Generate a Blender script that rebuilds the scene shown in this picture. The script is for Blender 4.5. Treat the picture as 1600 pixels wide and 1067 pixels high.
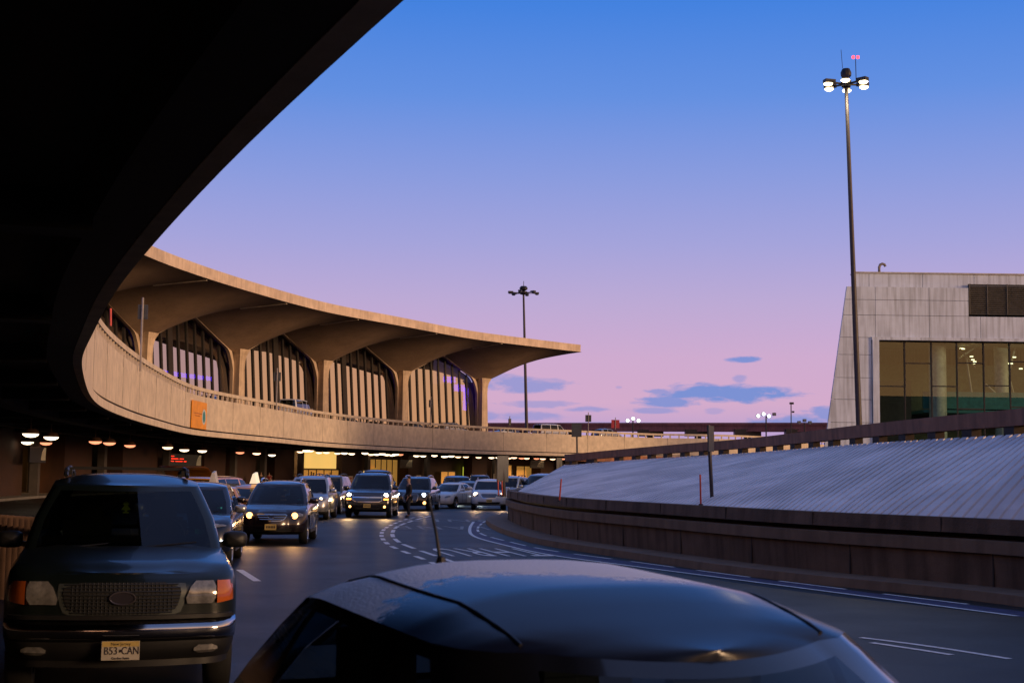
import bpy, bmesh, math, random
from mathutils import Vector, Matrix, noise
R = math.radians
random.seed(7)
scene = bpy.context.scene
for _o in list(bpy.data.objects): bpy.data.objects.remove(_o)

# ------------------------------------------------------------------ camera
CZ = 1.95                      # eye height of the photographer
W_, H_, F_ = 1600.0, 1067.0, 2222.2
PITCH, ROLL = R(5.32), R(0.75)
cam_d = bpy.data.cameras.new('camera')
cam = bpy.data.objects.new('camera', cam_d)
scene.collection.objects.link(cam)
cam_d.lens = 50; cam_d.sensor_width = 36; cam_d.clip_start = 0.05; cam_d.clip_end = 6000
cam.location = (0, 0, CZ)
CROT = Matrix.Rotation(R(90) + PITCH, 3, 'X') @ Matrix.Rotation(ROLL, 3, 'Z')
cam.rotation_euler = CROT.to_euler()
cam_d.dof.use_dof = True; cam_d.dof.focus_distance = 70; cam_d.dof.aperture_fstop = 7.1
scene.camera = cam

# ------------------------------------------------------------------ dusk sky
SUN_AZ = R(118)                # clockwise from +Y: the afterglow is to the right, behind the camera
sun_dir = Vector((math.sin(SUN_AZ), math.cos(SUN_AZ), 0))
world = bpy.data.worlds.new('World'); scene.world = world; world.use_nodes = True
nt = world.node_tree; N = nt.nodes; L = nt.links
bg = N['Background']
def vmath(op, a, b=None):
    n = N.new('ShaderNodeVectorMath'); n.operation = op
    L.new(a, n.inputs[0])
    if b is not None: n.inputs[1].default_value = b
    return n
def m(op, a, b=None, c=None, clamp=False, NN=None, LL=None):
    NN = NN or N; LL = LL or L
    n = NN.new('ShaderNodeMath'); n.operation = op; n.use_clamp = clamp
    for i, v in enumerate((a, b, c)):
        if v is None: continue
        if isinstance(v, (int, float)): n.inputs[i].default_value = v
        else: LL.new(v, n.inputs[i])
    return n.outputs[0]
tc = N.new('ShaderNodeTexCoord'); sep = N.new('ShaderNodeSeparateXYZ')
L.new(tc.outputs['Generated'], sep.inputs[0])
EZ = sep.outputs[2]
def ramp(fac, stops, NN=None, LL=None, interp='LINEAR'):
    NN = NN or N; LL = LL or L
    r = NN.new('ShaderNodeValToRGB'); r.color_ramp.interpolation = interp
    el = r.color_ramp.elements
    while len(el) < len(stops): el.new(0.5)
    for e, (p, c) in zip(el, stops): e.position = p; e.color = (*c, 1)
    LL.new(fac, r.inputs[0]); return r.outputs[0]
def lin(r, g, b):
    f = lambda v: ((v/255+.055)/1.055)**2.4 if v > 10 else v/255/12.92
    return (f(r), f(g), f(b))
skyA = ramp(EZ, [(0, lin(160,152,208)), (.022, lin(180,158,208)), (.05, lin(212,171,203)), (.082, lin(207,171,207)), (.12, lin(189,170,213)),
                 (.16, lin(165,164,219)), (.205, lin(139,156,222)), (.26, lin(100,144,225)), (.32, lin(68,130,223)), (.5, lin(88,122,190)), (1, lin(104,118,165))])
skyB = ramp(EZ, [(0, (1.15,.48,.17)), (.10, (1.3,.60,.26)), (.22, (.95,.52,.30)), (.40, (.42,.34,.36)), (.65, (.13,.18,.34)), (1, lin(70,88,130))])
dn = vmath('DOT_PRODUCT', tc.outputs['Generated'], tuple(sun_dir))
mr = N.new('ShaderNodeMapRange'); mr.interpolation_type = 'SMOOTHSTEP'
L.new(dn.outputs['Value'], mr.inputs[0]); mr.inputs[1].default_value = -.08; mr.inputs[2].default_value = .66
mx = N.new('ShaderNodeMix'); mx.data_type = 'RGBA'
L.new(mr.outputs[0], mx.inputs[0]); L.new(skyA, mx.inputs[6]); L.new(skyB, mx.inputs[7])
# small bluish evening clouds low over the horizon (azimuth, elevation ellipses broken up by noise)
AZ = m('ARCTAN2', sep.outputs[0], sep.outputs[1])
cmb = N.new('ShaderNodeCombineXYZ'); L.new(m('MULTIPLY', AZ, 1.0), cmb.inputs[0]); L.new(m('MULTIPLY', EZ, 4.0), cmb.inputs[1])
nz = N.new('ShaderNodeTexNoise'); nz.inputs['Scale'].default_value = 34; nz.inputs['Detail'].default_value = 10; nz.inputs['Roughness'].default_value = .66; nz.inputs['Distortion'].default_value = .35
L.new(cmb.outputs[0], nz.inputs['Vector'])
cl = None
PX = 1/2222.0
for (cx, cy, wx, wy, st) in [(1135,609,104,13,1), (1088,606,48,13,1), (1045,625,50,9,.9), (1160,556,26,5,.95), (1154,586,12,6,.5), (1032,608,16,4,.7),
                        (815,602,75,12,.7), (760,600,60,14,.6), (915,638,36,5,.6), (850,632,60,6,.5), (1025,637,36,6,.6), (1115,636,16,5,.35), (790,652,90,8,.55),
                        (1245,650,65,14,.8), (1285,640,26,12,.8), (1180,658,90,5,.4), (980,660,120,4,.35), (968,603,6,3,.35)]:
    a0 = (cx-800)*PX; e0 = (741.5-(cx-800)*.013-cy)*PX
    dx = m('MULTIPLY', m('SUBTRACT', AZ, a0), 1/(wx*PX)); dy = m('MULTIPLY', m('SUBTRACT', EZ, e0), 1/(wy*PX))
    f = m('SUBTRACT', 1.0, m('ADD', m('MULTIPLY', dx, dx), m('MULTIPLY', dy, dy)))
    f = m('ADD', f, m('MULTIPLY', m('SUBTRACT', nz.outputs[0], .5), 4.4))
    f = m('MULTIPLY', m('MULTIPLY', m('ADD', f, .28), 1.15, clamp=True), st)
    cl = f if cl is None else m('MAXIMUM', cl, f)
mc = N.new('ShaderNodeMix'); mc.data_type = 'RGBA'
L.new(m('MULTIPLY', cl, .85), mc.inputs[0]); L.new(mx.outputs[2], mc.inputs[6]); mc.inputs[7].default_value = (*lin(98,140,212), 1)
# below the horizon: dark land
lo = N.new('ShaderNodeMix'); lo.data_type = 'RGBA'
L.new(m('MULTIPLY', m('ADD', EZ, .004), 400, clamp=True), lo.inputs[0]); lo.inputs[6].default_value = (.03,.03,.035,1); L.new(mc.outputs[2], lo.inputs[7])
L.new(lo.outputs[2], bg.inputs[0]); bg.inputs[1].default_value = 1.0

# afterglow of the sun that has just set: weak, warm, broad
sl = bpy.data.lights.new('sun', 'SUN'); sl.energy = 2.3; sl.angle = R(14); sl.color = (1, .62, .34)
so = bpy.data.objects.new('sun', sl); scene.collection.objects.link(so)
sdir = Vector((sun_dir.x*math.cos(R(9)), sun_dir.y*math.cos(R(9)), math.sin(R(9))))
so.rotation_euler = sdir.to_track_quat('Z', 'Y').to_euler(); so.location = (60,-60,40)

scene.view_settings.view_transform = 'Standard'; scene.view_settings.look = 'None'
scene.view_settings.exposure = 0; scene.view_settings.gamma = 1; scene.view_settings.use_curve_mapping = False
scene.cycles.max_bounces = 6; scene.cycles.transparent_max_bounces = 12; scene.cycles.sample_clamp_indirect = 3
scene.cycles.caustics_reflective = False; scene.cycles.caustics_refractive = False

# ------------------------------------------------------------------ measuring help: a ray through a point of the picture
def ray(px, py):
    return CROT @ Vector(((px-W_/2)/F_, -(py-H_/2)/F_, -1))
def at_z(px, py, z):
    d = ray(px, py); t = (z-CZ)/d.z; return Vector((d.x*t, d.y*t, z))
def at_y(px, py, Y):
    d = ray(px, py); t = Y/d.y; return Vector((d.x*t, Y, CZ+d.z*t))
def to_px(p):
    q = CROT.transposed() @ (Vector(p)-Vector((0,0,CZ))); return (W_/2+F_*q.x/-q.z, H_/2-F_*q.y/-q.z)

# ------------------------------------------------------------------ materials
MATS = {}
def mat(name, col, rough=.6, metal=0, noise_amt=.15, scale=3, bump=0, streak=0, coat=0, spec=.5, col2=None, bscale=None, stain=0):
    if name in MATS: return MATS[name]
    mt = bpy.data.materials.new(name); mt.use_nodes = True; MATS[name] = mt
    n = mt.node_tree.nodes; l = mt.node_tree.links; p = n['Principled BSDF']
    p.inputs['Roughness'].default_value = rough; p.inputs['Metallic'].default_value = metal
    p.inputs['Specular IOR Level'].default_value = spec; p.inputs['Coat Weight'].default_value = coat; p.inputs['Coat Roughness'].default_value = .06
    t = n.new('ShaderNodeTexCoord')
    nz = n.new('ShaderNodeTexNoise'); nz.inputs['Scale'].default_value = scale; nz.inputs['Detail'].default_value = 6; nz.inputs['Roughness'].default_value = .6
    l.new(t.outputs['Object'], nz.inputs['Vector'])
    c2 = col2 or tuple(max(0, c*(1-noise_amt*2)) for c in col)
    c1 = tuple(c*(1+noise_amt) for c in col) if col2 is None else col
    out = ramp(nz.outputs[0], [(.3, c2), (.7, c1)], n, l)
    if streak:
        mp = n.new('ShaderNodeMapping'); mp.inputs['Scale'].default_value = (1.6, 1.6, .09); l.new(t.outputs['Object'], mp.inputs[0])
        s = n.new('ShaderNodeTexNoise'); s.inputs['Scale'].default_value = 2.2; s.inputs['Detail'].default_value = 5; l.new(mp.outputs[0], s.inputs['Vector'])
        mm = n.new('ShaderNodeMix'); mm.data_type = 'RGBA'; mm.blend_type = 'MULTIPLY'; mm.inputs[0].default_value = streak
        l.new(out, mm.inputs[6]); l.new(ramp(s.outputs[0], [(.36, (.3,.27,.22)), (.56, (1,1,1))], n, l), mm.inputs[7]); out = mm.outputs[2]
    if stain:
        s = n.new('ShaderNodeTexNoise'); s.inputs['Scale'].default_value = .35; s.inputs['Detail'].default_value = 7; l.new(t.outputs['Object'], s.inputs['Vector'])
        mm = n.new('ShaderNodeMix'); mm.data_type = 'RGBA'; mm.blend_type = 'MULTIPLY'; mm.inputs[0].default_value = stain
        l.new(out, mm.inputs[6]); l.new(ramp(s.outputs[0], [(.4, (.55,.52,.5)), (.6, (1,1,1))], n, l), mm.inputs[7]); out = mm.outputs[2]
    l.new(out, p.inputs['Base Color'])
    if bump:
        b = n.new('ShaderNodeBump'); b.inputs['Strength'].default_value = bump; b.inputs['Distance'].default_value = .02
        z2 = n.new('ShaderNodeTexNoise'); z2.inputs['Scale'].default_value = bscale or scale*14; z2.inputs['Detail'].default_value = 4
        l.new(t.outputs['Object'], z2.inputs['Vector']); l.new(z2.outputs[0], b.inputs['Height']); l.new(b.outputs[0], p.inputs['Normal'])
        rr = m('MULTIPLY_ADD', nz.outputs[0], .25, max(0, rough-.12), NN=n, LL=l); l.new(rr, p.inputs['Roughness'])
    return mt
def emit(name, col, s):
    if name in MATS: return MATS[name]
    mt = bpy.data.materials.new(name); mt.use_nodes = True; MATS[name] = mt
    p = mt.node_tree.nodes['Principled BSDF']; p.inputs['Base Color'].default_value = (*[min(1, c) for c in col], 1)
    p.inputs['Emission Color'].default_value = (*col, 1); p.inputs['Emission Strength'].default_value = s
    return mt
def glass(name, tint, refl_rough=.02, ior=1.5, mult=1.0, through=None, gcol=(.95,.97,1)):
    """thin pane: fresnel reflection over a tinted see-through"""
    if name in MATS: return MATS[name]
    mt = bpy.data.materials.new(name); mt.use_nodes = True; MATS[name] = mt
    n = mt.node_tree.nodes; l = mt.node_tree.links; n.remove(n['Principled BSDF']); o = n['Material Output']
    g = n.new('ShaderNodeBsdfGlossy'); g.inputs['Roughness'].default_value = refl_rough; g.inputs['Color'].default_value = (*gcol,1)
    t = n.new('ShaderNodeBsdfTransparent'); t.inputs[0].default_value = (*tint, 1)
    ge = n.new('ShaderNodeNewGeometry'); dt = n.new('ShaderNodeVectorMath'); dt.operation = 'DOT_PRODUCT'
    l.new(ge.outputs['Normal'], dt.inputs[0]); l.new(ge.outputs['Incoming'], dt.inputs[1])
    k = m('POWER', m('SUBTRACT', 1.0, m('ABSOLUTE', dt.outputs['Value'], NN=n, LL=l), NN=n, LL=l), 5.0, NN=n, LL=l)
    f0 = ((ior-1)/(ior+1))**2*mult
    x = n.new('ShaderNodeMixShader'); l.new(m('MULTIPLY_ADD', k, 1-f0, f0, clamp=True, NN=n, LL=l), x.inputs[0])
    l.new(t.outputs[0], x.inputs[1]); l.new(g.outputs[0], x.inputs[2]); l.new(x.outputs[0], o.inputs[0])
    return mt
def paint(name, col, rough=.3, metal=.5):
    return mat(name, col, rough=rough, metal=metal, noise_amt=.05, scale=2, coat=1.0)

# ------------------------------------------------------------------ object helpers
C = scene.collection
def tag(o, label=None, cat=None, group=None, kind=None):
    if label: o['label'] = label
    if cat: o['category'] = cat
    if group: o['group'] = group
    if kind: o['kind'] = kind
    return o
def thing(name, label, cat, loc=(0,0,0), rz=0, group=None):
    o = bpy.data.objects.new(name, None); C.objects.link(o); o.location = loc; o.rotation_euler = (0,0,rz); o.empty_display_size = .3
    return tag(o, label, cat, group)
def copy_tree(o, parent=None):
    c = o.copy(); C.objects.link(c)
    if parent is not None: c.parent = parent
    for ch in list(o.children): copy_tree(ch, c)
    return c
class MB:
    def __init__(s): s.v = []; s.f = []
    def add(s, vs, fs):
        b = len(s.v); s.v += [tuple(v) for v in vs]; s.f += [tuple(i+b for i in f) for f in fs]; return s
    def box(s, c, d, rz=0, tilt=None):
        M = Matrix.Rotation(rz, 3, 'Z')
        if tilt is not None: M = M @ tilt
        vs = [Vector(c)+M@Vector((sx*d[0]/2, sy*d[1]/2, sz*d[2]/2)) for sz in (-1,1) for sy in (-1,1) for sx in (-1,1)]
        return s.add(vs, [(0,2,3,1),(4,5,7,6),(0,1,5,4),(2,6,7,3),(0,4,6,2),(1,3,7,5)])
    def bar(s, a, b, w, h):
        a = Vector(a); b = Vector(b); d = (b-a); u = d.normalized()
        side = u.cross(Vector((0,0,1)));
        if side.length < 1e-4: side = Vector((1,0,0))
        side.normalize(); up = side.cross(u)
        vs = [p+side*x*w/2+up*y*h/2 for p in (a, b) for x, y in ((-1,-1),(1,-1),(1,1),(-1,1))]
        return s.add(vs, [(0,1,2,3),(7,6,5,4),(0,4,5,1),(1,5,6,2),(2,6,7,3),(3,7,4,0)])
    def tube(s, pts, rad, n=8, cap=True):
        pts = [Vector(p) for p in pts]; rs = rad if isinstance(rad, (list, tuple)) else [rad]*len(pts)
        vs = []
        for i, p in enumerate(pts):
            d = (pts[min(i+1, len(pts)-1)]-pts[max(i-1, 0)]).normalized()
            a = d.cross(Vector((0,0,1)))
            if a.length < 1e-3: a = Vector((1,0,0))
            a.normalize(); b = a.cross(d)
            for k in range(n):
                t = 2*math.pi*k/n; vs.append(p+(a*math.cos(t)+b*math.sin(t))*rs[i])
        fs = [(i*n+k, i*n+(k+1)%n, (i+1)*n+(k+1)%n, (i+1)*n+k) for i in range(len(pts)-1) for k in range(n)]
        if cap: fs += [tuple(range(n))[::-1], tuple((len(pts)-1)*n+k for k in range(n))]
        return s.add(vs, fs)
    def lathe(s, c, prof, n=20, axis='z', a0=0):
        """prof = [(radius, height)] round axis through c"""
        vs = []
        for r, h in prof:
            for k in range(n):
                t = a0+2*math.pi*k/n; x, y = r*math.cos(t), r*math.sin(t)
                vs.append(Vector(c)+Vector({'z': (x,y,h), 'x': (h,x,y), 'y': (x,h,y)}[axis]))
        fs = [(i*n+k, i*n+(k+1)%n, (i+1)*n+(k+1)%n, (i+1)*n+k) for i in range(len(prof)-1) for k in range(n)]
        return s.add(vs, fs)
    def sweep(s, path, sec, off, closed=True, ends=True):
        """sec = [(sideways, z)] carried along a plan path; off(i, o) gives the plan point"""
        n = len(sec); P = len(path); vs = []
        for i in range(P):
            for (o, z) in sec:
                q = off(i, o); vs.append((q.x, q.y, z))
        rng = range(n if closed else n-1)
        fs = [(i*n+k, (i+1)*n+k, (i+1)*n+(k+1)%n, i*n+(k+1)%n) for i in range(P-1) for k in rng]
        if closed and ends: fs += [tuple(range(n)), tuple((P-1)*n+k for k in range(n))[::-1]]
        return s.add(vs, fs)
    def grid(s, rows):
        n = len(rows[0]); vs = [v for r in rows for v in r]
        return s.add(vs, [(i*n+k, i*n+k+1, (i+1)*n+k+1, (i+1)*n+k) for i in range(len(rows)-1) for k in range(n-1)])
    def build(s, name, mt, parent=None, smooth=None, world=False, merge=0):
        me = bpy.data.meshes.new(name)
        vs = s.v
        if world and parent is not None:
            o = parent.location; vs = [(v[0]-o[0], v[1]-o[1], v[2]-o[2]) for v in vs]
        me.from_pydata(vs, [], s.f)
        if merge or True:
            bm = bmesh.new(); bm.from_mesh(me)
            if merge: bmesh.ops.remove_doubles(bm, verts=bm.verts, dist=merge)
            bmesh.ops.recalc_face_normals(bm, faces=bm.faces); bm.to_mesh(me); bm.free()
        if mt: me.materials.append(mt)
        if smooth:
            for p in me.polygons: p.use_smooth = True
            me.set_sharp_from_angle(angle=R(smooth))
        o = bpy.data.objects.new(name, me); C.objects.link(o)
        if parent is not None: o.parent = parent
        return o
def text_mesh(s, size, depth=.002, bold=False, sp=1.0):
    cu = bpy.data.curves.new('lettering', 'FONT'); cu.body = s; cu.size = size; cu.extrude = depth; cu.align_x = 'CENTER'; cu.align_y = 'CENTER'; cu.resolution_u = 3; cu.space_character = sp
    if bold: cu.offset = size*.018
    o = bpy.data.objects.new('lettering', cu); C.objects.link(o)
    dg = bpy.context.evaluated_depsgraph_get(); me = bpy.data.meshes.new_from_object(o.evaluated_get(dg)); bpy.data.objects.remove(o)
    return me
def text_obj(name, s, size, mt, parent, M, depth=.002, bold=False, sx=1, sy=1):
    me = text_mesh(s, size, depth, bold); me.transform(Matrix.Diagonal((sx, sy, 1, 1))); me.transform(M); me.materials.clear(); me.materials.append(mt)
    o = bpy.data.objects.new(name, me); C.objects.link(o)
    if parent is not None: o.parent = parent
    return o

# ------------------------------------------------------------------ plan curves
def catmull(P, k=12):
    P = [Vector((p[0], p[1], p[2] if len(p) > 2 else 0)) for p in P]; out = []
    for i in range(len(P)-1):
        a, b, c, d = P[max(i-1,0)], P[i], P[i+1], P[min(i+2,len(P)-1)]
        for j in range(k):
            t = j/k; out.append(.5*((2*b)+(c-a)*t+(2*a-5*b+4*c-d)*t*t+(3*b-a-3*c+d)*t**3))
    out.append(P[-1]); return out
def resample(P, step):
    out = [P[0].copy()]; acc = 0
    for a, b in zip(P, P[1:]):
        l = (b-a).length
        while l > 0 and acc+l >= step:
            a = a+(b-a)*((step-acc)/l); out.append(a.copy()); l = (b-a).length; acc = 0
        acc += l
    return out
def smooth_path(P, n):
    for _ in range(n): P = [P[0]]+[(P[i-1]+P[i]*2+P[i+1])/4 for i in range(1, len(P)-1)]+[P[-1]]
    return P
class Path:
    def __init__(s, P, step=1.0, sm=0):
        s.p = smooth_path(resample(P, step), sm); s.step = step; n = len(s.p)
        s.t = [(s.p[min(i+1,n-1)]-s.p[max(i-1,0)]).normalized() for i in range(n)]
    def off(s, i, o):            # o > 0: to the left of the direction of travel
        t = s.t[i]; return Vector((s.p[i].x-t.y*o, s.p[i].y+t.x*o, 0))
    def at(s, d, o=0, z=0):      # at arc length d
        f = max(0, min(len(s.p)-1.001, d/s.step)); i = int(f); f -= i
        a, b = s.off(i, o), s.off(i+1, o); q = a+(b-a)*f; q.z = z; return q
    def head(s, d):
        i = max(0, min(len(s.p)-1, int(d/s.step))); return math.atan2(s.t[i].y, s.t[i].x)
    def find(s, px, o=0, z=0, lo=0, hi=1e9):
        best = None
        for i in range(len(s.p)):
            if not (lo <= i*s.step <= hi): continue
            q = s.off(i, o); q.z = z
            if q.y < 1: continue
            e = abs(to_px(q)[0]-px)
            if best is None or e < best[0]: best = (e, i*s.step)
        return best[1]
# ================================================================== SETTING
RAIL_Z, LIP_Z = CZ+5.8, CZ+2.4
near = [(8.5,-24), (5.2,-10), (1.95,1.0)]
lips = [(610,0),(486,120),(360,240),(231,384),(174,456),(140,525),(125,572),(148,629)]
rails = [(200,539),(249,573),(299,600),(350,613),(440,630),(500,642),(600,654),(740,665),(901,672),(1020,677),(1195,681.5)]
Epts = near+[at_z(x, y, LIP_Z) for x, y in lips]+[at_z(x, y, RAIL_Z) for x, y in rails]+[(75,262),(120,290)]
E = Path([Vector((p.x, p.y, 0)) for p in catmull([(p[0], p[1]) for p in Epts])], 1.0, 8)

# materials of the setting
asphalt = mat('asphalt', (.025,.020,.015), rough=.5, noise_amt=.3, scale=.5, bump=.35, bscale=60, stain=.8, spec=.2)
_n = asphalt.node_tree.nodes; _l = asphalt.node_tree.links; _p = _n['Principled BSDF']; _src = _p.inputs['Base Color'].links[0].from_socket
_t = _n.new('ShaderNodeTexCoord'); _w = _n.new('ShaderNodeTexNoise'); _w.inputs['Scale'].default_value = .5; _w.inputs['Detail'].default_value = 6; _l.new(_t.outputs['Object'], _w.inputs['Vector'])
_a = _n.new('ShaderNodeVectorMath'); _a.operation = 'MULTIPLY_ADD'; _l.new(_w.outputs['Color'], _a.inputs[0]); _a.inputs[1].default_value = (4,4,4); _l.new(_t.outputs['Object'], _a.inputs[2])
_v = _n.new('ShaderNodeTexVoronoi'); _v.feature = 'DISTANCE_TO_EDGE'; _v.inputs['Scale'].default_value = .16; _l.new(_a.outputs[0], _v.inputs['Vector'])
_x = _n.new('ShaderNodeMix'); _x.data_type = 'RGBA'; _x.blend_type = 'MULTIPLY'; _x.inputs[0].default_value = 1; _l.new(_src, _x.inputs[6])
_l.new(ramp(_v.outputs[0], [(.0,(.25,.25,.25)),(.007,(.45,.45,.45)),(.012,(1,1,1))], _n, _l), _x.inputs[7]); _l.new(_x.outputs[2], _p.inputs['Base Color'])
ground_m = mat('old_ground', (.05,.05,.05), rough=.9, noise_amt=.2, scale=.2)
conc = mat('tan_concrete', (.68,.56,.41), rough=.85, noise_amt=.10, scale=1.4, bump=.3, bscale=25, streak=.05, stain=.12)
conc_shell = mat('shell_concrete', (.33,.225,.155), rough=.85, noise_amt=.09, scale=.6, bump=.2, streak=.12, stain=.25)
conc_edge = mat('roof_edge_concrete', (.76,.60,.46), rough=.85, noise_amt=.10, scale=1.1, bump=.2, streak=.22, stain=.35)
under = mat('darkened_concrete', (.009,.008,.008), rough=.95, noise_amt=.2, scale=.5, bump=.2)  # deck underside: its shade is put into the near-black base colour
walkm = mat('pavement', (.16,.15,.14), rough=.8, noise_amt=.15, scale=1.5, bump=.2)
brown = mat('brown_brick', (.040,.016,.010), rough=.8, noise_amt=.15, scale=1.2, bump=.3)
greycol = mat('grey_column', (.06,.05,.046), rough=.8, scale=1.5)
darkmetal = mat('dark_metal', (.035,.035,.04), rough=.45, metal=.6)
island_c = mat('island_concrete', (.175,.11,.072), rough=.85, noise_amt=.16, scale=1.4, bump=.4, bscale=22, streak=.5, stain=.35)
island_l = mat('island_ledge', (.21,.135,.085), rough=.8, noise_amt=.12, scale=1.2, bump=.3, streak=.3)
rampc = mat('ribbed_slope', (.88,.80,.78), rough=.6, noise_amt=.12, scale=.7, bump=.25, bscale=14, stain=.35)
railc = mat('weathered_rail', (.30,.13,.07), rough=.85, noise_amt=.18, scale=1.5, bump=.3, streak=.4)
steelred = mat('red_steel', (.30,.10,.075), rough=.65, noise_amt=.18, scale=.4, streak=.3)
whitepanel = mat('stone_panel', (.62,.68,.78), rough=.6, noise_amt=.05, scale=.8, bump=.15, streak=.42, stain=.2)
linem = mat('road_paint', (.85,.85,.85), rough=.7, noise_amt=.2, scale=9)
bluep = mat('blue_road_paint', (.055,.05,.13), rough=.7, noise_amt=.35, scale=6)
polem = mat('mast_paint', (.05,.042,.045), rough=.5, metal=.3, noise_amt=.1)
orangem = mat('orange_plastic', (.75,.07,.03), rough=.5)
signback = mat('sign_back', (.07,.075,.08), rough=.5, metal=.4)
mullion = mat('mullion', (.02,.016,.014), rough=.5)
winglass = glass('terminal_glass', (.07,.07,.09), .0, 3.2, 1.85)

g = MB().grid([[(x, y, -.03) for x in (-2500, -300, 300, 2500)] for y in (-600, -100, 500, 3500)]).build('ground', ground_m); tag(g, kind='structure')
r = MB().grid([[(x, y, 0) for x in range(-60, 141, 20)] for y in range(-40, 301, 20)]).build('road', asphalt); tag(r, kind='structure')
def strip(path, o0, o1, z, d0, d1, n=None):
    n = n or max(2, int((d1-d0)/1.0)); mb = MB()
    mb.grid([[path.at(d0+(d1-d0)*k/n, o0, z), path.at(d0+(d1-d0)*k/n, o1, z)] for k in range(n+1)]); return mb
# pavement below the deck, along the terminal
nE = len(E.p)
pv = MB().sweep(E.p, [(9, 0.002), (9, .15), (30, .15), (30, 0.002)], E.off).build('pavement', walkm); tag(pv, kind='structure')

# ------------------------------------------------------------------ elevated roadway
via = thing('elevated_roadway', 'long curving tan concrete roadway deck sweeping overhead and along the terminal', 'viaduct', (0,0,0))
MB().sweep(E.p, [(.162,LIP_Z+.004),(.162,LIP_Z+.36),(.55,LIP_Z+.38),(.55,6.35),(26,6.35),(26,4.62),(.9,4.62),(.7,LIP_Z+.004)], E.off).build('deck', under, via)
MB().sweep(E.p, [(.9,5.8),(.9,6.5),(26,6.5),(26,5.8)], E.off).build('road_surface', asphalt, via).location.z = .02
MB().sweep(E.p, [(-.04,LIP_Z),(-.04,LIP_Z+.33),(.02,LIP_Z+.37),(.16,LIP_Z+.37),(.16,LIP_Z)], E.off).build('lower_lip', conc, via)
face = MB().sweep(E.p, [(.06,LIP_Z+.47),(.06,RAIL_Z-1.12),(.36,RAIL_Z-1.12),(.36,LIP_Z+.47)], E.off)
face.build('fascia', conc, via)
MB().sweep(E.p, [(.09,RAIL_Z-1.117),(.11,RAIL_Z-.60),(.32,RAIL_Z-.60),(.32,RAIL_Z-1.117)], E.off).build('parapet', conc, via)
rl = MB().sweep(E.p, [(.10,RAIL_Z-.25),(.10,RAIL_Z),(.30,RAIL_Z),(.30,RAIL_Z-.25)], E.off)
dd = 0
while dd < (nE-2):
    q = E.at(dd, .20, RAIL_Z-.425); rl.box(q, (.16,.13,.36), E.head(dd)); dd += 1.25
rl.build('railing', conc, via)
# joints of the fascia panels
dd = 6.0; jmat = mat('joint', (.10,.08,.06), rough=.9)
while dd < nE-2:
    q = E.at(dd, .06, (LIP_Z+.47+RAIL_Z-.56)/2); MB().box(q, (.03,.012,RAIL_Z-.56-LIP_Z-.47), E.head(dd)).build('panel_joint', jmat, via); dd += 7.3
# girders and cross beams below the deck
gd = MB()
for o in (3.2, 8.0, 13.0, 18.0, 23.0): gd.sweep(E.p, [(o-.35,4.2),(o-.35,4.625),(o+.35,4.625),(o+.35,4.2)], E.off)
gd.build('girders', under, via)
cb = MB(); dd = 4.0
while dd < nE-2:
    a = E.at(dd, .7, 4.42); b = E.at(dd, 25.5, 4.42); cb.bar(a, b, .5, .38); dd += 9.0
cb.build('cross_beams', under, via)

# downlights below the deck
lampm = emit('lamp_lens', (1, .60, .36), 3.0)
lamp_hot = emit('lamp_lens_white', (1, .76, .50), 4)
lamp_red = emit('lamp_lens_amber', (1, .34, .17), 1.6)
housing = mat('lamp_housing', (.10,.05,.03), rough=.6)
def downlight(kind):
    t = thing('ceiling_downlight', 'x', 'ceiling light', group='round downlights under the elevated roadway')
    MB().lathe((0,0,0), [(.001,.24),(.20,.24),(.36,.12),(.42,.0),(.40,-.02)], 20).tube([(0,0,.2),(0,0,.85)], .03, 6).build('housing', housing, t, smooth=40)
    MB().lathe((0,0,0), [(.39,-.01),(.36,-.09),(.22,-.17),(.001,-.20)], 20).build('lens', kind, t, smooth=60)
    return t
protos = [downlight(k) for k in (lamp_hot, lampm, lamp_red)]
lamps = []
def put_lamp(px, py, k, Z=4.12):
    # lies in the lamp plane under the deck; far ones are spaced by their distance along the curve
    q = at_z(px, py, Z); return q, k
spots = []
for px, py, k in [(48,676,0),(80,681,0),(43,689,0),(72,690,2),(149,688,2),(171,690,2),(203,694,2),(176,700,0),(204,703,0),
                  (262,697,1),(288,701,0),(316,702.5,0),(375,705,2),(401,706.5,1),(425,709,0)]:
    spots.append((at_z(px, py+1, 3.62), k))
for px in (477,486,511,535,567,592,600,605,618,624,675,697,702,731,775,786,801,814,826,839,879,891,905):
    d = E.find(px, 4.5+3.2*((px*7) % 3 > 0), 4.1, lo=90); spots.append((E.at(d, 4.5+3.2*((px*7) % 3 > 0), 4.12), (0,1,0,0,2)[px % 5]))
for px in (470,497,527,552,580,612,648,660,690,715,745,765,793,850,865):
    d = E.find(px, 9.2, 4.1, lo=90); spots.append((E.at(d, 9.2, 4.12), (0,1,1)[px % 3]))
ords = ['first','second','third','fourth','fifth','sixth','seventh','eighth','ninth','tenth','eleventh','twelfth','thirteenth','fourteenth','fifteenth','sixteenth','seventeenth','eighteenth','nineteenth','twentieth']
used_k = set(); order = sorted(range(len(spots)), key=lambda i: to_px(spots[i][0])[0])
def ordinal(n):
    if n < 20: return ords[n]
    if n < 29: return 'twenty-'+ords[n-20]
    if n == 29: return 'thirtieth'
    if n < 39: return 'thirty-'+ords[n-30]
    if n == 39: return 'fortieth'
    return 'forty-'+ords[n-40] if n < 49 else 'fiftieth' if n == 49 else 'fifty-'+ords[n-50]
for n, i in enumerate(order):
    q, k = spots[i]
    if k not in used_k: t = protos[k]; used_k.add(k)
    else: t = copy_tree(protos[k])
    t.location = (q.x, q.y, q.z)
    t['label'] = '%s round ceiling light under the deck, %s from the left' % (['glowing white', 'glowing warm', 'dim amber'][k], ordinal(n))

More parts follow.
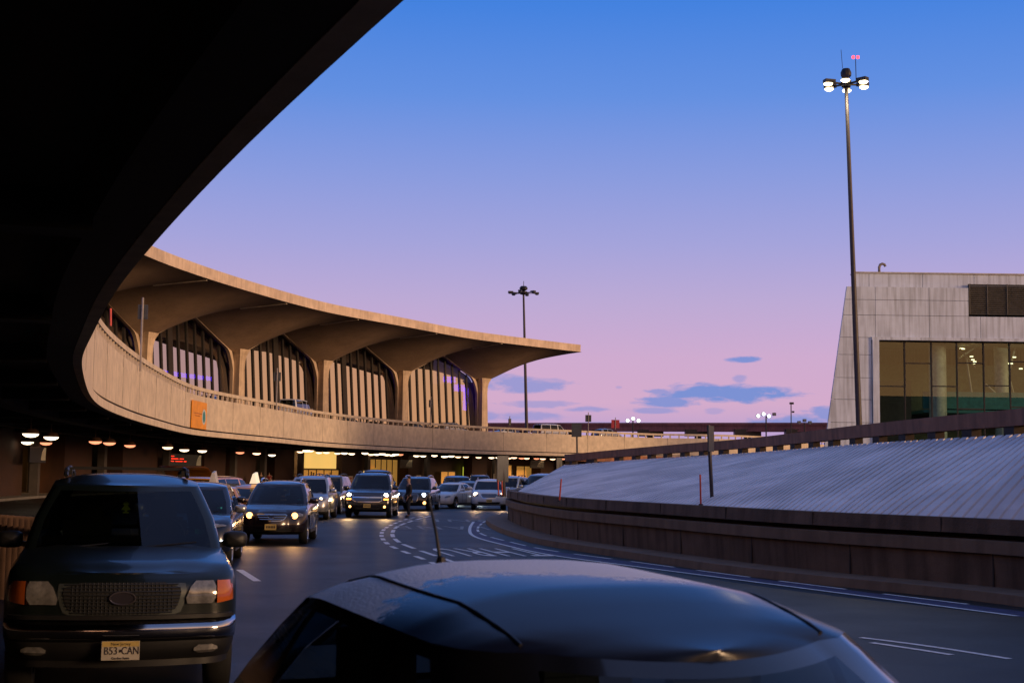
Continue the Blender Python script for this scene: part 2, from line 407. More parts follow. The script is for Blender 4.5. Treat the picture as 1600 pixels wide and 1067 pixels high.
# ------------------------------------------------------------------ ground-level front of the terminal below the deck
low = thing('arrivals_level_front', 'dark brown ground level terminal front with piers and lit doorways under the deck', 'building', (0,0,0))
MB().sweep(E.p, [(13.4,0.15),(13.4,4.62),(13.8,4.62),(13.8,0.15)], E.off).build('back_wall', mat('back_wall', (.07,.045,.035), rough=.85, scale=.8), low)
glow_y = emit('lit_interior', (1, .62, .16), .75)
glow_g = emit('lit_doorway_green', (.75, .80, .08), .6)
glow_o = emit('lit_interior_dim', (1, .50, .10), .24)
PIER_O = 10.5
def span(px0, px1, o, z=2, lo=60):
    return E.find(px0, o, z, lo=lo), E.find(px1, o, z, lo=lo)
piers = []
for a, b in [(-60,38),(98,145),(195,248),(318,355),(364,399),(428,457),(536,562),(640,664),(741,764),(847,868),(905,925)]:
    lo = 18 if a < 0 else (45 if a < 200 else 75)
    d0, d1 = span(a, b, PIER_O, lo=lo)
    mb = MB(); n = max(2, int(abs(d1-d0)))
    mb.sweep(list(range(n+1)), [(PIER_O,.15),(PIER_O,4.62),(12.3,4.62),(12.3,.15)], lambda i, o, d0=d0, d1=d1, n=n: E.at(d0+(d1-d0)*i/n, o))
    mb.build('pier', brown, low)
    # slim grey concrete column beside the pier
    q = E.at(d1, PIER_O-.8, 2.38); MB().box(q, (.55,.55,4.46), E.head(d1)).build('column', greycol, low)
def lit(px0, px1, z0, z1, o, mt, name='lit_bay', mull=0, lo=75):
    d0, d1 = span(px0, px1, o, lo=lo)
    a = E.at(d0, o, z0); b = E.at(d1, o, z0); mb = MB()
    mb.add([a, b, b+Vector((0,0,z1-z0)), a+Vector((0,0,z1-z0))], [(0,1,2,3)])
    mb.build(name, mt, low)
    if mull:
        f = MB()
        for k in range(mull+1):
            p = a+(b-a)*(k/mull); f.box((p.x, p.y, (z0+z1)/2), (.12,.12,z1-z0), E.head(d0))
        f.bar(a+Vector((0,0,(z1-z0))), b+Vector((0,0,(z1-z0))), .14,.14)
        f.build('window_frame', mullion, low)
    return a, b
# bright vestibule
a, b = lit(465, 526, 2.3, 4.25, 10.6, glow_y)
lit(470, 526, .3, 2.2, 10.9, glow_o, 'glass_doors', 5)
for px0, px1, z0, z1, mt_, mu, lo in [(575,628,.3,3.6,glow_o,6,75), (722,743,.3,2.9,glow_g,2,75), (807,842,.3,3.1,glow_o,3,75), (779,800,.3,3.2,glow_o,2,75), (630,640,.3,3.4,glow_o,1,75),
                                (690,712,.3,2.2,glow_o,2,75), (45,60,.3,3.5,glow_o,1,30)]:
    lit(px0, px1, z0, z1, 12.6, mt_, 'shop_window', mu, lo)
lit(84, 92, .3, 3.7, 12.5, glow_y, 'lit_bay', 0, 30); lit(64, 83, .3, 2.9, 12.6, glow_o, 'lit_bay', 0, 30)
lit(576, 584, 1.9, 2.5, 12.4, emit('amber_sign', (1,.55,.1), .25), 'shop_window', 0)

# a real lamp's light in the bright vestibule
pl = bpy.data.lights.new('vestibule_light', 'POINT'); pl.energy = 160; pl.color = (1,.7,.35); pl.shadow_soft_size = .4
po = bpy.data.objects.new('vestibule_light', pl); C.objects.link(po); q = (a+b)/2; qo = E.at(E.find(500, 11, 2, lo=75), 11.5, 3.6); po.location = qo

# hanging airline signs: dark panels with a quarter globe of pale curved lines
globem = emit('sign_globe', (.75,.62,.38), .13); signdark = mat('sign_panel', (.012,.012,.016), rough=.4)
ledm = emit('led_red', (1,.03,.01), 3.2)
def globe_sign(px0, px1, py0, py1, o, gx, label, lo, led=False):
    d0, d1 = span(px0, px1, o, 3.4, lo=lo); A = E.at(d0, o); B = E.at(d1, o); c = (A+B)/2
    zt = at_y(px0, py0, A.y).z; zb = at_y(px0, py1, A.y).z; zt = min(zt, 4.15)
    w = (B-A).length; h = zt-zb
    t = thing('airline_sign', label, 'sign', (c.x, c.y, zb), math.atan2(B.y-A.y, B.x-A.x), 'airline signs hanging under the deck')
    MB().box((0,.06,h/2), (w,.12,h)).box((-w*.35,.06,h+.12),(.06,.06,.26)).box((w*.35,.06,h+.12),(.06,.06,.26)).build('sign_panel', signdark, t)
    mb = MB(); R0 = h*1.05; cx = w/2-.03 if gx > 0 else -w/2+R0
    for k in range(6):
        pts = []
        for j in range(13):
            th = R(90)*j/12; rr = R0*(1-.0*k)
            x = -rr*math.cos(th)*(1-k/6.0); z = rr*math.sin(th)
            x = cx-R0*.2+x+.18*R0*k/6
            z = z*.92+.02
            if -w/2+.03 < x < w/2-.03 and 0.02 < z < h-.03: pts.append((x, -.012, z))
        if len(pts) > 2: mb.tube(pts, .014*h, 4)
    mb.build('globe_emblem', globem, t)
    if led:
        lm = MB()
        for row, (n0, n1) in enumerate([(2,8),(0,14),(1,16)]):
            for k in range(n0, n1):
                if (k*7+row*3) % 6 == 1: continue
                lm.box((-w/2+.3+k*w*.036, -.01, h*(.82-.19*row)), (w*.026,.02,h*.045))
        lm.build('led_lettering', ledm, t)
    return t
globe_sign(48, 74, 697, 722, 9.3, 1, 'airline sign with pale globe lines nearest the left edge, below two white lights', 30)
globe_sign(254, 312, 708, 729, 10, 1, 'wide airline sign with rows of red dot lettering and a pale globe', 75, True)
globe_sign(296, 313, 713, 731, 9.7, 1, 'small airline globe sign just right of the red lettering', 75) if False else None
globe_sign(622, 642, 718, 731, 9.8, 1, 'airline globe sign behind the large dark grey SUV', 75)
globe_sign(828, 848, 719, 731, 9.8, 1, 'airline globe sign above the silver van', 75)

# small pedestrian-side notices
noticem = mat('notice_white', (.6,.55,.5), rough=.6); noticer = mat('notice_red', (.6,.05,.04), rough=.6); blues = emit('blue_notice', (.05,.3,.9), .6)
def notice(px, py, w, h, o, mt_, lab, lo=75, post=False):
    d = E.find(px, o, 2, lo=lo); c = E.at(d, o); z = at_y(px, py, c.y).z
    t = thing('wall_notice', lab, 'notice', (c.x, c.y, z), E.head(d), 'small notices along the kerb and piers')
    MB().box((0,0,0), (w,.04,h)).build('plate', mt_, t)
    MB().box((0,.025,0), (w*.9,.01,h*.8)).build('plate_back', signback, t)
    mb = MB()
    for k in range(3): mb.box((0,-.024,h*(.28-.24*k)), (w*(.6-.1*k),.008,h*.09))
    mb.build('print', noticer if mt_ is noticem else noticem, t)
    if post: MB().box((0,.06,-z/2), (.06,.06,max(.2,z-.15))).build('post', darkmetal, t)
notice(549, 752, 1.0, 1.3, 9.9, noticem, 'pale notice with red print on the pier left of the dark grey SUV')
notice(425, 748, .8, .7, 9.9, noticem, 'small pale notice on the pier above the dark crossover')
notice(469, 753, .8, .9, 9.5, blues, 'small lit blue notice by the bright vestibule')
notice(651, 749, .9, 1.1, 9.9, noticem, 'pale notice on the pier above the black SUV', post=True)
notice(776, 746, .7, 1.0, 9.5, noticem, 'pale notice on the pier above the white crossover', post=True)
notice(802, 747, .5, .8, 9.5, noticem, 'narrow pale notice right of the slim double sign post')
notice(714, 752, .5, .8, 9.0, noticem, 'narrow pale notice left of the green lit doorway')

# orange banner on the fascia
d0 = E.find(299, 0, 5.5, lo=78); d1 = E.find(319.5, 0, 5.5, lo=78)
A = E.at(d0, -.03); B = E.at(d1, -.03); zt = CZ+5.8-1.05; zb = LIP_Z+.46; w = (B-A).length; h = zt-zb
t = thing('advertising_banner', 'orange banner with a small teal surfboard on the tan roadway fascia', 'banner', ((A.x+B.x)/2, (A.y+B.y)/2, zb), math.atan2(B.y-A.y, B.x-A.x))
MB().box((0,0,h/2), (w,.05,h)).build('banner_cloth', mat('banner_orange', (.85,.33,.012), rough=.6, noise_amt=.12, scale=1.5), t)
def ellipse(mb, cx, cz, a, b, y, n=20):
    mb.add([(cx+a*math.cos(2*math.pi*k/n), y, cz+b*math.sin(2*math.pi*k/n)) for k in range(n)], [tuple(range(n))]); return mb
ellipse(MB(), w*.31, h*.46, w*.13, h*.29, -.029).build('surfboard_print', mat('print_white', (.6,.65,.6), rough=.5), t)
ellipse(MB(), w*.31, h*.46, w*.085, h*.22, -.034).build('surfboard_print', mat('print_teal', (.02,.25,.22), rough=.5), t)
mb = MB()
for row in range(2):
    for k in range(9-3*row): mb.box((-w*.33+k*w*.06+row*.2, -.03, h*(.55-.09*row)), (w*.04,.01,h*.03))
mb.build('banner_print', mat('print_dark', (.35,.10,.02), rough=.6), t)

# ------------------------------------------------------------------ terminal building with its umbrella shells
ZS, ZW, ZE, ZT = CZ+12.2, CZ+15.3, CZ+16.3, CZ+17.25     # springing, window apex, underside of edge, top of edge
cols_px = [(225,545,132),(369,565,149),(503,580,163),(628,592.5,178),(753,601,190)]
colp = [at_y(x, y, Y) for x, y, Y in cols_px]; colp = [Vector((p.x, p.y, 0)) for p in colp]
c0 = colp[0]+(colp[0]-colp[1])*1.0+Vector((1.6,0,0)); cm = c0+(c0-colp[0])+Vector((2.0,.3,0))
cols = [cm, c0]+colp; last = colp[-1]+(colp[-1]-colp[-2])*1.0+Vector((.6,-.5,0))
ext = cols+[last]
F = Path(catmull([cols[0]*2-cols[1]]+ext+[last*2-cols[-1]], 16), .5, 8)   # facade line
def fnear(p):
    return min(range(len(F.p)), key=lambda i: (F.p[i]-p).length)*F.step
cd = [fnear(p) for p in cols]
pitch = (cd[-1]-cd[0])/(len(cd)-1)
cd = [cd[-1]-pitch*(len(cd)-1-k)*1.0 for k in range(len(cd))] if False else cd
mids = [cd[0]-pitch/2]+[(a+b)/2 for a, b in zip(cd, cd[1:])]+[cd[-1]+pitch/2]
term = thing('terminal_building', 'terminal with flaring tan concrete umbrella shells and tall arched mullioned windows', 'building', (0,0,0))
OV = -10.6      # overhang towards the road (negative = right of travel direction)
def zwin(u): return ZS+(ZW-ZS)*u
def shell_z(u, v):
    return ZE-(ZE-zwin(u))*(1-v)**1.35
NU, NV = 14, 12
half = .3
for i, dc in enumerate(cd):
    mb = MB(); rows = []
    da, db = mids[i], mids[i+1]
    us = [-1+2*k/(2*NU) for k in range(2*NU+1)]
    for side in (1, -1):
        rows = []
        for k in range(NV+1):
            v = k/NV; row = []
            for uu in us:
                d = dc+(uu*(db-dc) if uu > 0 else uu*(dc-da))
                au = max(0, (abs(uu)*pitch/2-half)/(pitch/2-half))
                au = au**1.12
                p = F.at(d, OV*v*side); p.z = shell_z(au, v); row.append(p)
            rows.append(row)
        mb.grid(rows)
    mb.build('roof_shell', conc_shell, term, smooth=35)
def fac(i0, o): return F.off(i0, o)
i0, i1 = int(mids[0]/F.step), int(mids[-1]/F.step)
rng = list(range(i0, i1+1))
MB().sweep(rng, [(OV,ZE-.002),(OV-.02,ZT),(OV+.9,ZT+.01),(OV+.9,ZE+.12)], lambda k, o: F.off(rng[k], o)).build('roof_edge', conc_edge, term)
MB().sweep(rng, [(OV+.9,ZE+.15),(OV+.9,ZT-.05),(-OV,ZT-.05),(-OV,ZE+.15)], lambda k, o: F.off(rng[k], o)).build('roof_slab', conc_edge, term)
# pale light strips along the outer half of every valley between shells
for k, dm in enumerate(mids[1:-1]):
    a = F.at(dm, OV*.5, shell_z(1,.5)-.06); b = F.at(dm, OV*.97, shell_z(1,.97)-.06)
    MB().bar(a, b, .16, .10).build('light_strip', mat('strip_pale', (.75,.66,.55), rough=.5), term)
# columns: flare out of the shell and widen a little to the foot
for i, dc in enumerate(cd):
    mb = MB(); h = F.head(dc); M = Matrix.Rotation(h, 3, 'Z'); c = F.at(dc, 0)
    secs = [(6.4, .66, .75), (9.0, .58,.7), (ZS-1.6, .50,.62), (ZS-.7, .54,.66), (ZS-.1, .66,.75), (ZS+.45, .95,.95)]
    rows = []
    for z, wx, wy in secs:
        ring = []
        for (sx, sy) in ((-1,-1),(-.5,-1.12),(.5,-1.12),(1,-1),(1,1),(-1,1),(-1,-1)):
            q = M@Vector((sx*wx, sy*wy, 0)); ring.append((c.x+q.x, c.y+q.y, z))
        rows.append(ring)
    mb.grid(rows).build('column', conc_edge, term)
# windows: one per bay, arch frame, mullions, glass
for b_ in range(len(cd)-1):
    d0, d1 = cd[b_], cd[b_+1]; dm = (d0+d1)/2; off = .25
    A = F.at(d0, off); B = F.at(d1, off); w = (B-A).length; c = (A+B)/2; hd = math.atan2(B.y-A.y, B.x-A.x)
    M = Matrix.Translation((c.x, c.y, 0)) @ Matrix.Rotation(hd, 4, 'Z')
    def top(x, inset=0):
        u = 1-abs(x)/(w/2); z = ZS+(ZW-ZS)*max(0, u)*1.06-inset*1.5
        e = w/2-.5-inset
        if abs(x) > e-1.4:                        # rounded shoulder
            s = min(1, max(0, (abs(x)-(e-1.4))/1.4)); z -= 1.6*s**2.2
        return z
    xs = [(-w/2+.5)+(w-1.0)*k/40 for k in range(41)]
    gl = MB(); z0 = 7.9
    gl.grid([[M@Vector((x, .08, z0)) for x in xs], [M@Vector((x, .08+.075*(top(x)-z0), top(x)-.1)) for x in xs]])
    gl.build('window_glass', winglass, term)
    # tan concrete arch border
    fr = MB(); wi = .2
    outer = [(-w/2+.3, 6.6)]+[(x, top(x)+.35) for x in xs]+[(w/2-.3, 6.6)]
    inner = [(-w/2+.3+wi*1.6, 6.6)]+[(x*(1-2*wi*1.2/w), top(x)-.22) for x in xs]+[(w/2-.3-wi*1.6, 6.6)]
    for yy in (0,):
        vs = [M@Vector((x, y, z)) for y in (-.16,.2) for P_ in (outer, inner) for x, z in P_]; n = len(outer)
        fs = []
        for k in range(n-1):
            fs += [(k, k+1, n+k+1, n+k), (2*n+k, 3*n+k, 3*n+k+1, 2*n+k+1), (n+k, n+k+1, 3*n+k+1, 3*n+k)]
        fr.add(vs, fs)
    fr.build('window_arch', conc_edge, term, smooth=30)
    mu = MB(); n = 9; wide = {2: 3, 3: 5, 4: 3, 5: -1}.get(b_, 3)
    for k in range(1, n+1):
        x = -w/2+.9+(w-1.8)*k/(n+1); ww = .85 if k == wide else .27
        mu.add([M@Vector((x+a*ww/2, y+.075*(z-z0), z)) for z in (z0, top(x)-.12) for a, y in ((-1,-.04),(1,-.04),(1,.07),(-1,.07))], [(0,1,5,4),(1,2,6,5),(2,3,7,6),(3,0,4,7)])
    mu.build('mullions', mullion, term)
    bl_ = MB(); q_ = {2: [(-.40,.75,.30,.45)], 3: [(-.46,.05,-.2,1.2)], 4: [(-.44,.07,.0,2.6)], 5: [(.10,.16,.98,.8),(.24,.14,.72,.9),(.36,.07,.1,3.0)]}.get(b_, [])  # blue lights in the hall; the widest strip draws in a sign's reflection
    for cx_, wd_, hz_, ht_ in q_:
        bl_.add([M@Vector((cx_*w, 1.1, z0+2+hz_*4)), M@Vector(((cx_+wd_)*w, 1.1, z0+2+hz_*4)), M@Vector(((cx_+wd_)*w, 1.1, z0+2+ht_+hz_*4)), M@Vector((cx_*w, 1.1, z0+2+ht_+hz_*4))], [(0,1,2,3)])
    if q_: bl_.build('blue_glow', emit('violet_glow', (.12,.03,1), 11), term)
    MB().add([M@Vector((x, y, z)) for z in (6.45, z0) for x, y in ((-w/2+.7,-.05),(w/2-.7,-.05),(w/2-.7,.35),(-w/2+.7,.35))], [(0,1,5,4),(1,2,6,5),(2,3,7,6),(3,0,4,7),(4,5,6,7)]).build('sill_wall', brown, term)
# hall behind the glass
rr = list(range(int(cd[0]/F.step), int(cd[-1]/F.step)+1))
MB().sweep(rr, [(9,6.4),(9,ZE-.6),(9.4,ZE-.6),(9.4,6.4)], lambda k, o: F.off(rr[k], o)).build('hall_wall', mat('hall_wall', (.05,.04,.035), rough=.8), term)
MB().sweep(rr, [(-3,6.3),(-3,6.44),(9,6.44),(9,6.3)], lambda k, o: F.off(rr[k], o)).build('hall_floor', walkm, term)
# end wall
q = F.at(cd[-1], .3); q2 = F.at(cd[-1], 9.2)
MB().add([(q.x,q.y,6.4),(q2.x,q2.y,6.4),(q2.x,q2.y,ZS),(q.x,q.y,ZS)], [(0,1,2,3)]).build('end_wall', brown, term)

# ------------------------------------------------------------------ high masts
def mast(name, px_top, py_top, px_base, Y, label, lit_, arms, rtop, rbase, hub):
    p = at_y(px_base, 667, Y); pt = at_y(px_top, py_top, Y); H = pt.z
    t = thing('high_mast_light', label, 'lamp post', (p.x, p.y, 0), 0, 'tall high mast lights')
    lean = pt.x-p.x
    MB().tube([(0,0,0),(lean*.5,0,H*.5),(lean,0,H)], [rbase,(rbase+rtop)/2,rtop], 12).build('mast_pole', polem, t, smooth=50)
    head = MB(); hubs = MB()
    hubs.lathe((lean,0,H), [(rtop,-.3),(hub*.55,-.2),(hub*.62,.1),(hub*.62,.25),(hub*.35,.3),(rtop*.5,.35)], 16)
    hubs.build('hub_ring', darkmetal, t, smooth=40)
    MB().lathe((lean,0,H), [(hub*.15,.3),(hub*.62,.62),(hub*.66,.85),(hub*.45,1.15),(.01,1.2)], 10).build('winch_hood', darkmetal, t, smooth=30)
    for k in range(arms):
        a = 2*math.pi*k/arms+.26; dx, dy = math.cos(a), math.sin(a)
        l = MB(); r0, r1 = hub*.5, hub*2.0
        l.bar((lean+dx*r0, dy*r0, H), (lean+dx*r1, dy*r1, H+.05), .12, .12)
        l.box((lean+dx*(r1+.12), dy*(r1+.12), H+.1), (.8,.5,.26), a)
        lo_ = l.build('lamp_head', darkmetal, t)
        b = MB(); cx, cy = lean+dx*(r1+.22), dy*(r1+.22)
        b.lathe((cx, cy, H-.08), [(.33,.0),(.30,-.08),(.20,-.14),(.001,-.16)], 14)
        b.build('lamp_lens', lit_, lo_, smooth=60)
    return t, lean, H
mt, lean, H = mast('m', 1322, 132, 1346, 103, 'tall high mast with six glowing lamps rising beside the pale panelled building', emit('mast_lamp', (1,.80,.46), 7), 6, .13, .25, .62)
MB().tube([(lean-.25,0,H+1.2),(lean-.35,0,H+2.6)], .02, 5).build('lightning_rod', darkmetal, mt)
MB().tube([(lean+.75,0,H+.3),(lean+.72,0,H+1.9)], .03, 5).build('beacon_stem', darkmetal, mt)
bc = MB(); [bc.lathe((lean+.72+sx*.17,0,H+2.05), [(.001,.13),(.09,.10),(.11,0),(.09,-.10),(.001,-.13)], 12) for sx in (-1,1)]
bc.build('red_beacon', emit('beacon', (1,.04,.05), 5), mt, smooth=60)
sp = bpy.data.lights.new('mast_glow', 'SPOT'); sp.energy = 2500; sp.spot_size = R(150); sp.color = (1,.82,.5); sp.shadow_soft_size = .6
spo = bpy.data.objects.new('mast_glow', sp); C.objects.link(spo); spo.location = (mt.location.x+lean, mt.location.y-1.6, H-.6); spo.parent = None
mt2, lean2, H2 = mast('m', 818, 458, 826, 235, 'distant unlit high mast rising behind the end of the terminal roof', mat('dull_lens', (.12,.14,.18), rough=.3), 6, .16, .33, 1.05)
MB().tube([(lean2,0,H2+1),(lean2,0,H2+2.0)], .05, 5).build('lightning_rod', darkmetal, mt2)

# ------------------------------------------------------------------ red elevated guideway across the back
A = at_y(742, 665.2, 300); B = at_y(1330, 665.5, 262); gw = thing('elevated_guideway', 'long rust red steel guideway crossing behind the roadway on the skyline', 'guideway', (0,0,0))
zc = (A.z+B.z)/2; u = (B-A).normalized(); A2 = A-u*60
MB().bar(A2+Vector((0,0,.35)), B+Vector((0,0,.35)), 2.2, .5).build('upper_flange', steelred, gw)
MB().bar(A2+Vector((0,0,-.35)), B+Vector((0,0,-.35)), 1.8, .9).build('girder', steelred, gw)
MB().bar(A2+Vector((0,0,-.95)), B+Vector((0,0,-.95)), 2.1, .3).build('lower_flange', steelred, gw)
mb = MB()
for k in range(9):
    mb = MB(); p = A+(B-A)*(k/8.0); mb.box((p.x, p.y, (A.z-1.6)), (5.0,2,1.3)); mb.box((p.x, p.y, (A.z-2)/2), (1.2,1.2,A.z-2.0)); mb.build('support', darkmetal, gw)


# far floodlights and skyline bits
def flood(px, py, Y, n, lab, lit_=True, hh=1.0, pole=True):
    p = at_y(px, py, Y); t = thing('floodlight_pole', lab, 'floodlight', (p.x, p.y, 0), 0, 'floodlights on the far skyline')
    MB().tube([(0,0,0),(0,0,p.z)], .12, 6).build('pole', darkmetal, t)
    for k in range(n):
        x = (k-(n-1)/2)*.95; l = MB(); l.box((x,0,p.z+.35*(k%2)), (.6,.5,.5)); lo_ = l.build('lamp_head', darkmetal, t)
        MB().lathe((x,-.27,p.z+.35*(k%2)), [(.001,0),(.26,0),(.29,-.05),(.001,-.06)], 10, 'y').build('lamp_lens', emit('flood', (.8,1,.85), 4) if lit_ and k < n-(n>3) else mat('dull_lens', (.1,.1,.1)), lo_)
flood(989, 657, 250, 3, 'cluster of bright white floodlights on the skyline left of the pale building', True)
flood(1197, 650, 250, 4, 'bright floodlight rack on the skyline close to the pale building', True)
flood(1257, 660, 250, 3, 'unlit floodlights low on the skyline beside the pale building', False)
p = at_y(1236, 630, 250); t = thing('camera_mast', 'thin dark camera mast on the skyline between the floodlights', 'mast', (p.x, p.y, 0))
MB().tube([(0,0,0),(0,0,p.z)], .09, 6).build('pole', darkmetal, t); MB().box((.1,0,p.z), (.7,.5,.35)).build('camera_head', darkmetal, t)
MB().box((.35,0,p.z-1.5), (.4,.3,.3)).build('junction_box', darkmetal, t)

# ------------------------------------------------------------------ pale panelled building on the right
YB = 122
tb = thing('panelled_building', 'pale stone panelled building with battered corner, louvres and a big glazed wall', 'building', (at_y(1292, 672, YB).x, YB, 0))
bx = tb.location.x
def bp(px, py): p = at_y(px, py, YB); return (p.x-bx, p.z)
xl0, zl0 = bp(1292,672); xt, zt = bp(1323,447.5); xr = bp(1700,447)[0]+8; zp = bp(1345,427)[1]
slope = (xt-xl0)/(zt-zl0); xg = xl0-slope*(zl0)
wx0, wzt = bp(1373,531); wzb = 3.2; lx0, lzt = bp(1515,443); lzb = bp(1515,491)[1]
# front wall as panels with open joints round the openings
xs = [bp(x, 560)[0] for x in (1366,1367)]
body = MB()
def xleft(z): return xg+slope*z
# backing mass
dep = 30
body.add([(xg+.3,.35,0),(xr,.35,0),(xr,.35,zt-.05),(xt+.3,.35,zt-.05),(xg+10,dep,0),(xr,dep,0),(xr,dep,zt-.05),(xt+10,dep,zt-.05)], [(4,5,6,7),(0,4,7,3),(3,7,6,2),(1,2,6,5)])
body.build('side_walls', whitepanel, tb)
panel_z = [0, 2.6]+[bp(1340, y)[1] for y in (660,624,590,554,527)]+[bp(1340,y)[1] for y in (492,468,447.5)]
wing = bp(1362,560)[0]
pm = MB(); jg = .035
def panel(x0a, x0b, x1, z0, z1):   # left edge may slope (x0a at z0, x0b at z1)
    v = [(x0a+jg/2,0,z0+jg/2),(x1-jg/2,0,z0+jg/2),(x1-jg/2,0,z1-jg/2),(x0b+jg/2,0,z1-jg/2)]
    w_ = [(a,.30,c) for a, b, c in v]; pm.add(v+w_, [(0,1,2,3),(0,4,5,1),(1,5,6,2),(2,6,7,3),(3,7,4,0)])
for z0, z1 in zip(panel_z, panel_z[1:]):
    if z0 < wzt-.1:
        panel(xleft(z0), xleft(z1), wing, z0, z1)
    else:
        cut = [bp(x, 500)[0] for x in (1368,1452,1514,1532,1620,1710)]
        px_ = xleft(z0); pb_ = xleft(z1)
        for c_ in cut:
            if z0 > lzb-.4 and z1 > lzb and c_ > lx0+.3 : break
            panel(px_, pb_, c_, z0, z1); px_ = pb_ = c_
        if z0 > lzb-.4: pass
pm.build('stone_panels', whitepanel, tb)
MB().box(((wing+wx0)/2+.02,.2,(wzt)/2), (wx0-wing-.06,.75,wzt)).build('window_jamb', whitepanel, tb)
MB().box((((wing)+xr)/2,.15,wzt+.12), (xr-wing,.62,.26)).build('window_lintel', whitepanel, tb)
# parapet set back above, panels
xp = bp(1339,430)[0]; pa = MB(); cuts = [xp]+[bp(x,430)[0] for x in (1361,1445,1526,1610)]+[xr]
for a_, b_ in zip(cuts, cuts[1:]): pa.box(((a_+b_)/2, 1.4, (zt+zp+.15)/2), (b_-a_-.04, 1.4, zp-zt+.15))
pa.build('parapet', whitepanel, tb)
MB().box(((xp+xr)/2,1.4,zp+.17), (xr-xp+.1,1.6,.12)).build('coping', mat('coping', (.48,.44,.38), rough=.7), tb)
# louvre bay
lv = MB(); z = lzb+.08
while z < lzt-.05: lv.box(((lx0+xr)/2,.28,z), (xr-lx0,.16,.07), 0, Matrix.Rotation(R(35),3,'X')); z += .17
for x in (bp(1544,460)[0], bp(1575,460)[0], lx0+.05): lv.box((x,.2,(lzb+lzt)/2), (.07,.1,lzt-lzb))
lv.build('louvre', mat('louvre', (.10,.09,.075), rough=.6), tb)
MB().box(((lx0+xr)/2,.46,(lzb+lzt)/2), (xr-lx0,.1,lzt-lzb)).build('louvre_back', mat('black_void', (.01,.01,.01)), tb)
# pipe vent on the roof
vp = at_y(1371, 425, YB+2); th_ = MB().tube([(0,0,0),(0,0,.55),(.1,0,.78),(.28,0,.86),(.46,0,.8),(.55,0,.62)], .12, 8).build('roof_vent_pipe', mat('vent_pipe', (.20,.16,.14), rough=.6), None, smooth=60)
th_.location = (vp.x, YB+1.4, tb.location.z+zp+.2); tag(th_, 'bent vent pipe standing on the pale building roof', 'vent pipe')
# glazed wall
gz = MB(); gz.add([(wx0,.5,wzb-3),(xr,.5,wzb-3),(xr,.5,wzt),(wx0,.5,wzt)], [(0,1,2,3)]); gz.build('window_glass', glass('office_glass', (.62,.72,.66), .0, 2.2, .8, gcol=(.62,.74,.68)), tb)
mv = MB(); vx = [bp(x,590)[0] for x in (1374,1416,1458,1498,1540,1581,1622)]
for x in vx: mv.box((x,.45,wzt/2), (.10,.16,wzt))
zr = [bp(1400,y)[1] for y in (603,566,603,636,603,640)]
for (a_, b_, zz) in [(0,1,603),(1,2,566.5),(2,3,602),(3,4,565),(4,5,600),(5,6,562),(3,4,637),(5,6,633),(4,5,655)]:
    z_ = bp(1400, zz)[1]; mv.box(((vx[a_]+vx[b_])/2,.45,z_), (vx[b_]-vx[a_],.14,.09))
mv.box(((wx0+xr)/2,.45,wzt-.05), (xr-wx0,.18,.14))
mv.build('window_frame', darkmetal, tb)
# interior of the glazed hall
hm = mat('hall_grey', (.15,.20,.17), rough=.8); teal = mat('teal_panel', (.05,.24,.27), rough=.6); dk = mat('hall_dark', (.03,.035,.04), rough=.8)
it = MB(); it.box(((wx0+xr)/2,9,6), (xr-wx0,.3,13)); it.build('interior_back_wall', hm, tb)
MB().box(((wx0+xr)/2,5,wzt+.2), (xr-wx0,9,.2)).build('interior_ceiling', hm, tb)
fz = bp(1480,640)[1]
MB().box(((vx[2]+xr)/2,3.2,bp(1480,613)[1]-.5), (xr-vx[2],.3,1.5)).box(((vx[2]+xr)/2,6,fz), (xr-vx[2],6,.25)).build('mezzanine', teal, tb)
MB().box((vx[0]+1.2,2.2,5), (4.2,.3,11)).build('interior_screen', dk, tb)
MB().lathe((bp(1478,590)[0],2.4,0), [(.75,0),(.75,wzt)], 18).build('interior_column', mat('column_pale', (.5,.58,.55), rough=.6), tb, smooth=60)
MB().box(((vx[0]+xr)/2,1.2,1.6), (xr-vx[0],.3,3.4)).build('interior_low_wall', dk, tb)
tr = MB()
for (xa,ya,xb,yb,dd_) in [(1500,545,1524,575,5),(1510,560,1522,640,4),(1540,600,1600,655,3.5),(1560,528,1585,620,6),(1498,560,1545,528,6),(1590,528,1560,650,7)]:
    a_ = at_y(xa,ya,YB+dd_); b_ = at_y(xb,yb,YB+dd_); tr.tube([(a_.x-bx,dd_,a_.z),(b_.x-bx,dd_,b_.z)], .09, 6)
tr.build('interior_truss', mat('truss_white', (.5,.52,.5), rough=.6), tb)
MB().lathe((bp(1592,590)[0],4.4,0), [(.6,0),(.6,wzt)], 18).build('interior_column', MATS['column_pale'], tb, smooth=60)
pe = MB()
for px_, h_ in [(1489,1.0),(1494,1.2),(1547,1.1),(1569,1.0),(1586,1.2)]:
    q_ = at_y(px_, 610, YB+4.5); pe.box((q_.x-bx,4.5,fz+.45), (.9,.5,h_*.7)).box((q_.x-bx+.2,4.7,fz+.9), (.5,.1,.7))
pe.build('interior_seating', mat('seat_maroon', (.10,.03,.03), rough=.7), tb)
bl = MB()
for px_, py_ in [(1502,544.5),(1505,545),(1518,557),(1520,562),(1523,565),(1521,568),(1552,537),(1576,568),(1580,568),(1585,558),(1595,576),(1550,637),(1514,625)]:
    p = at_y(px_, py_, YB+5.5); bl.box((p.x-bx, 5.5, p.z), (.26,.16,.09))
bl.build('interior_lamps', emit('hall_lamps', (1,.85,.5), 3.5), tb)
il = bpy.data.lights.new('hall_light', 'AREA'); il.energy = 45; il.size = 10; il.size_y = 4; il.shape = 'RECTANGLE'; il.color = (1,.85,.5)
ilo = bpy.data.objects.new('hall_light', il); C.objects.link(ilo); ilo.location = (bx+(vx[3]+xr)/2, YB+5, wzt-.2)

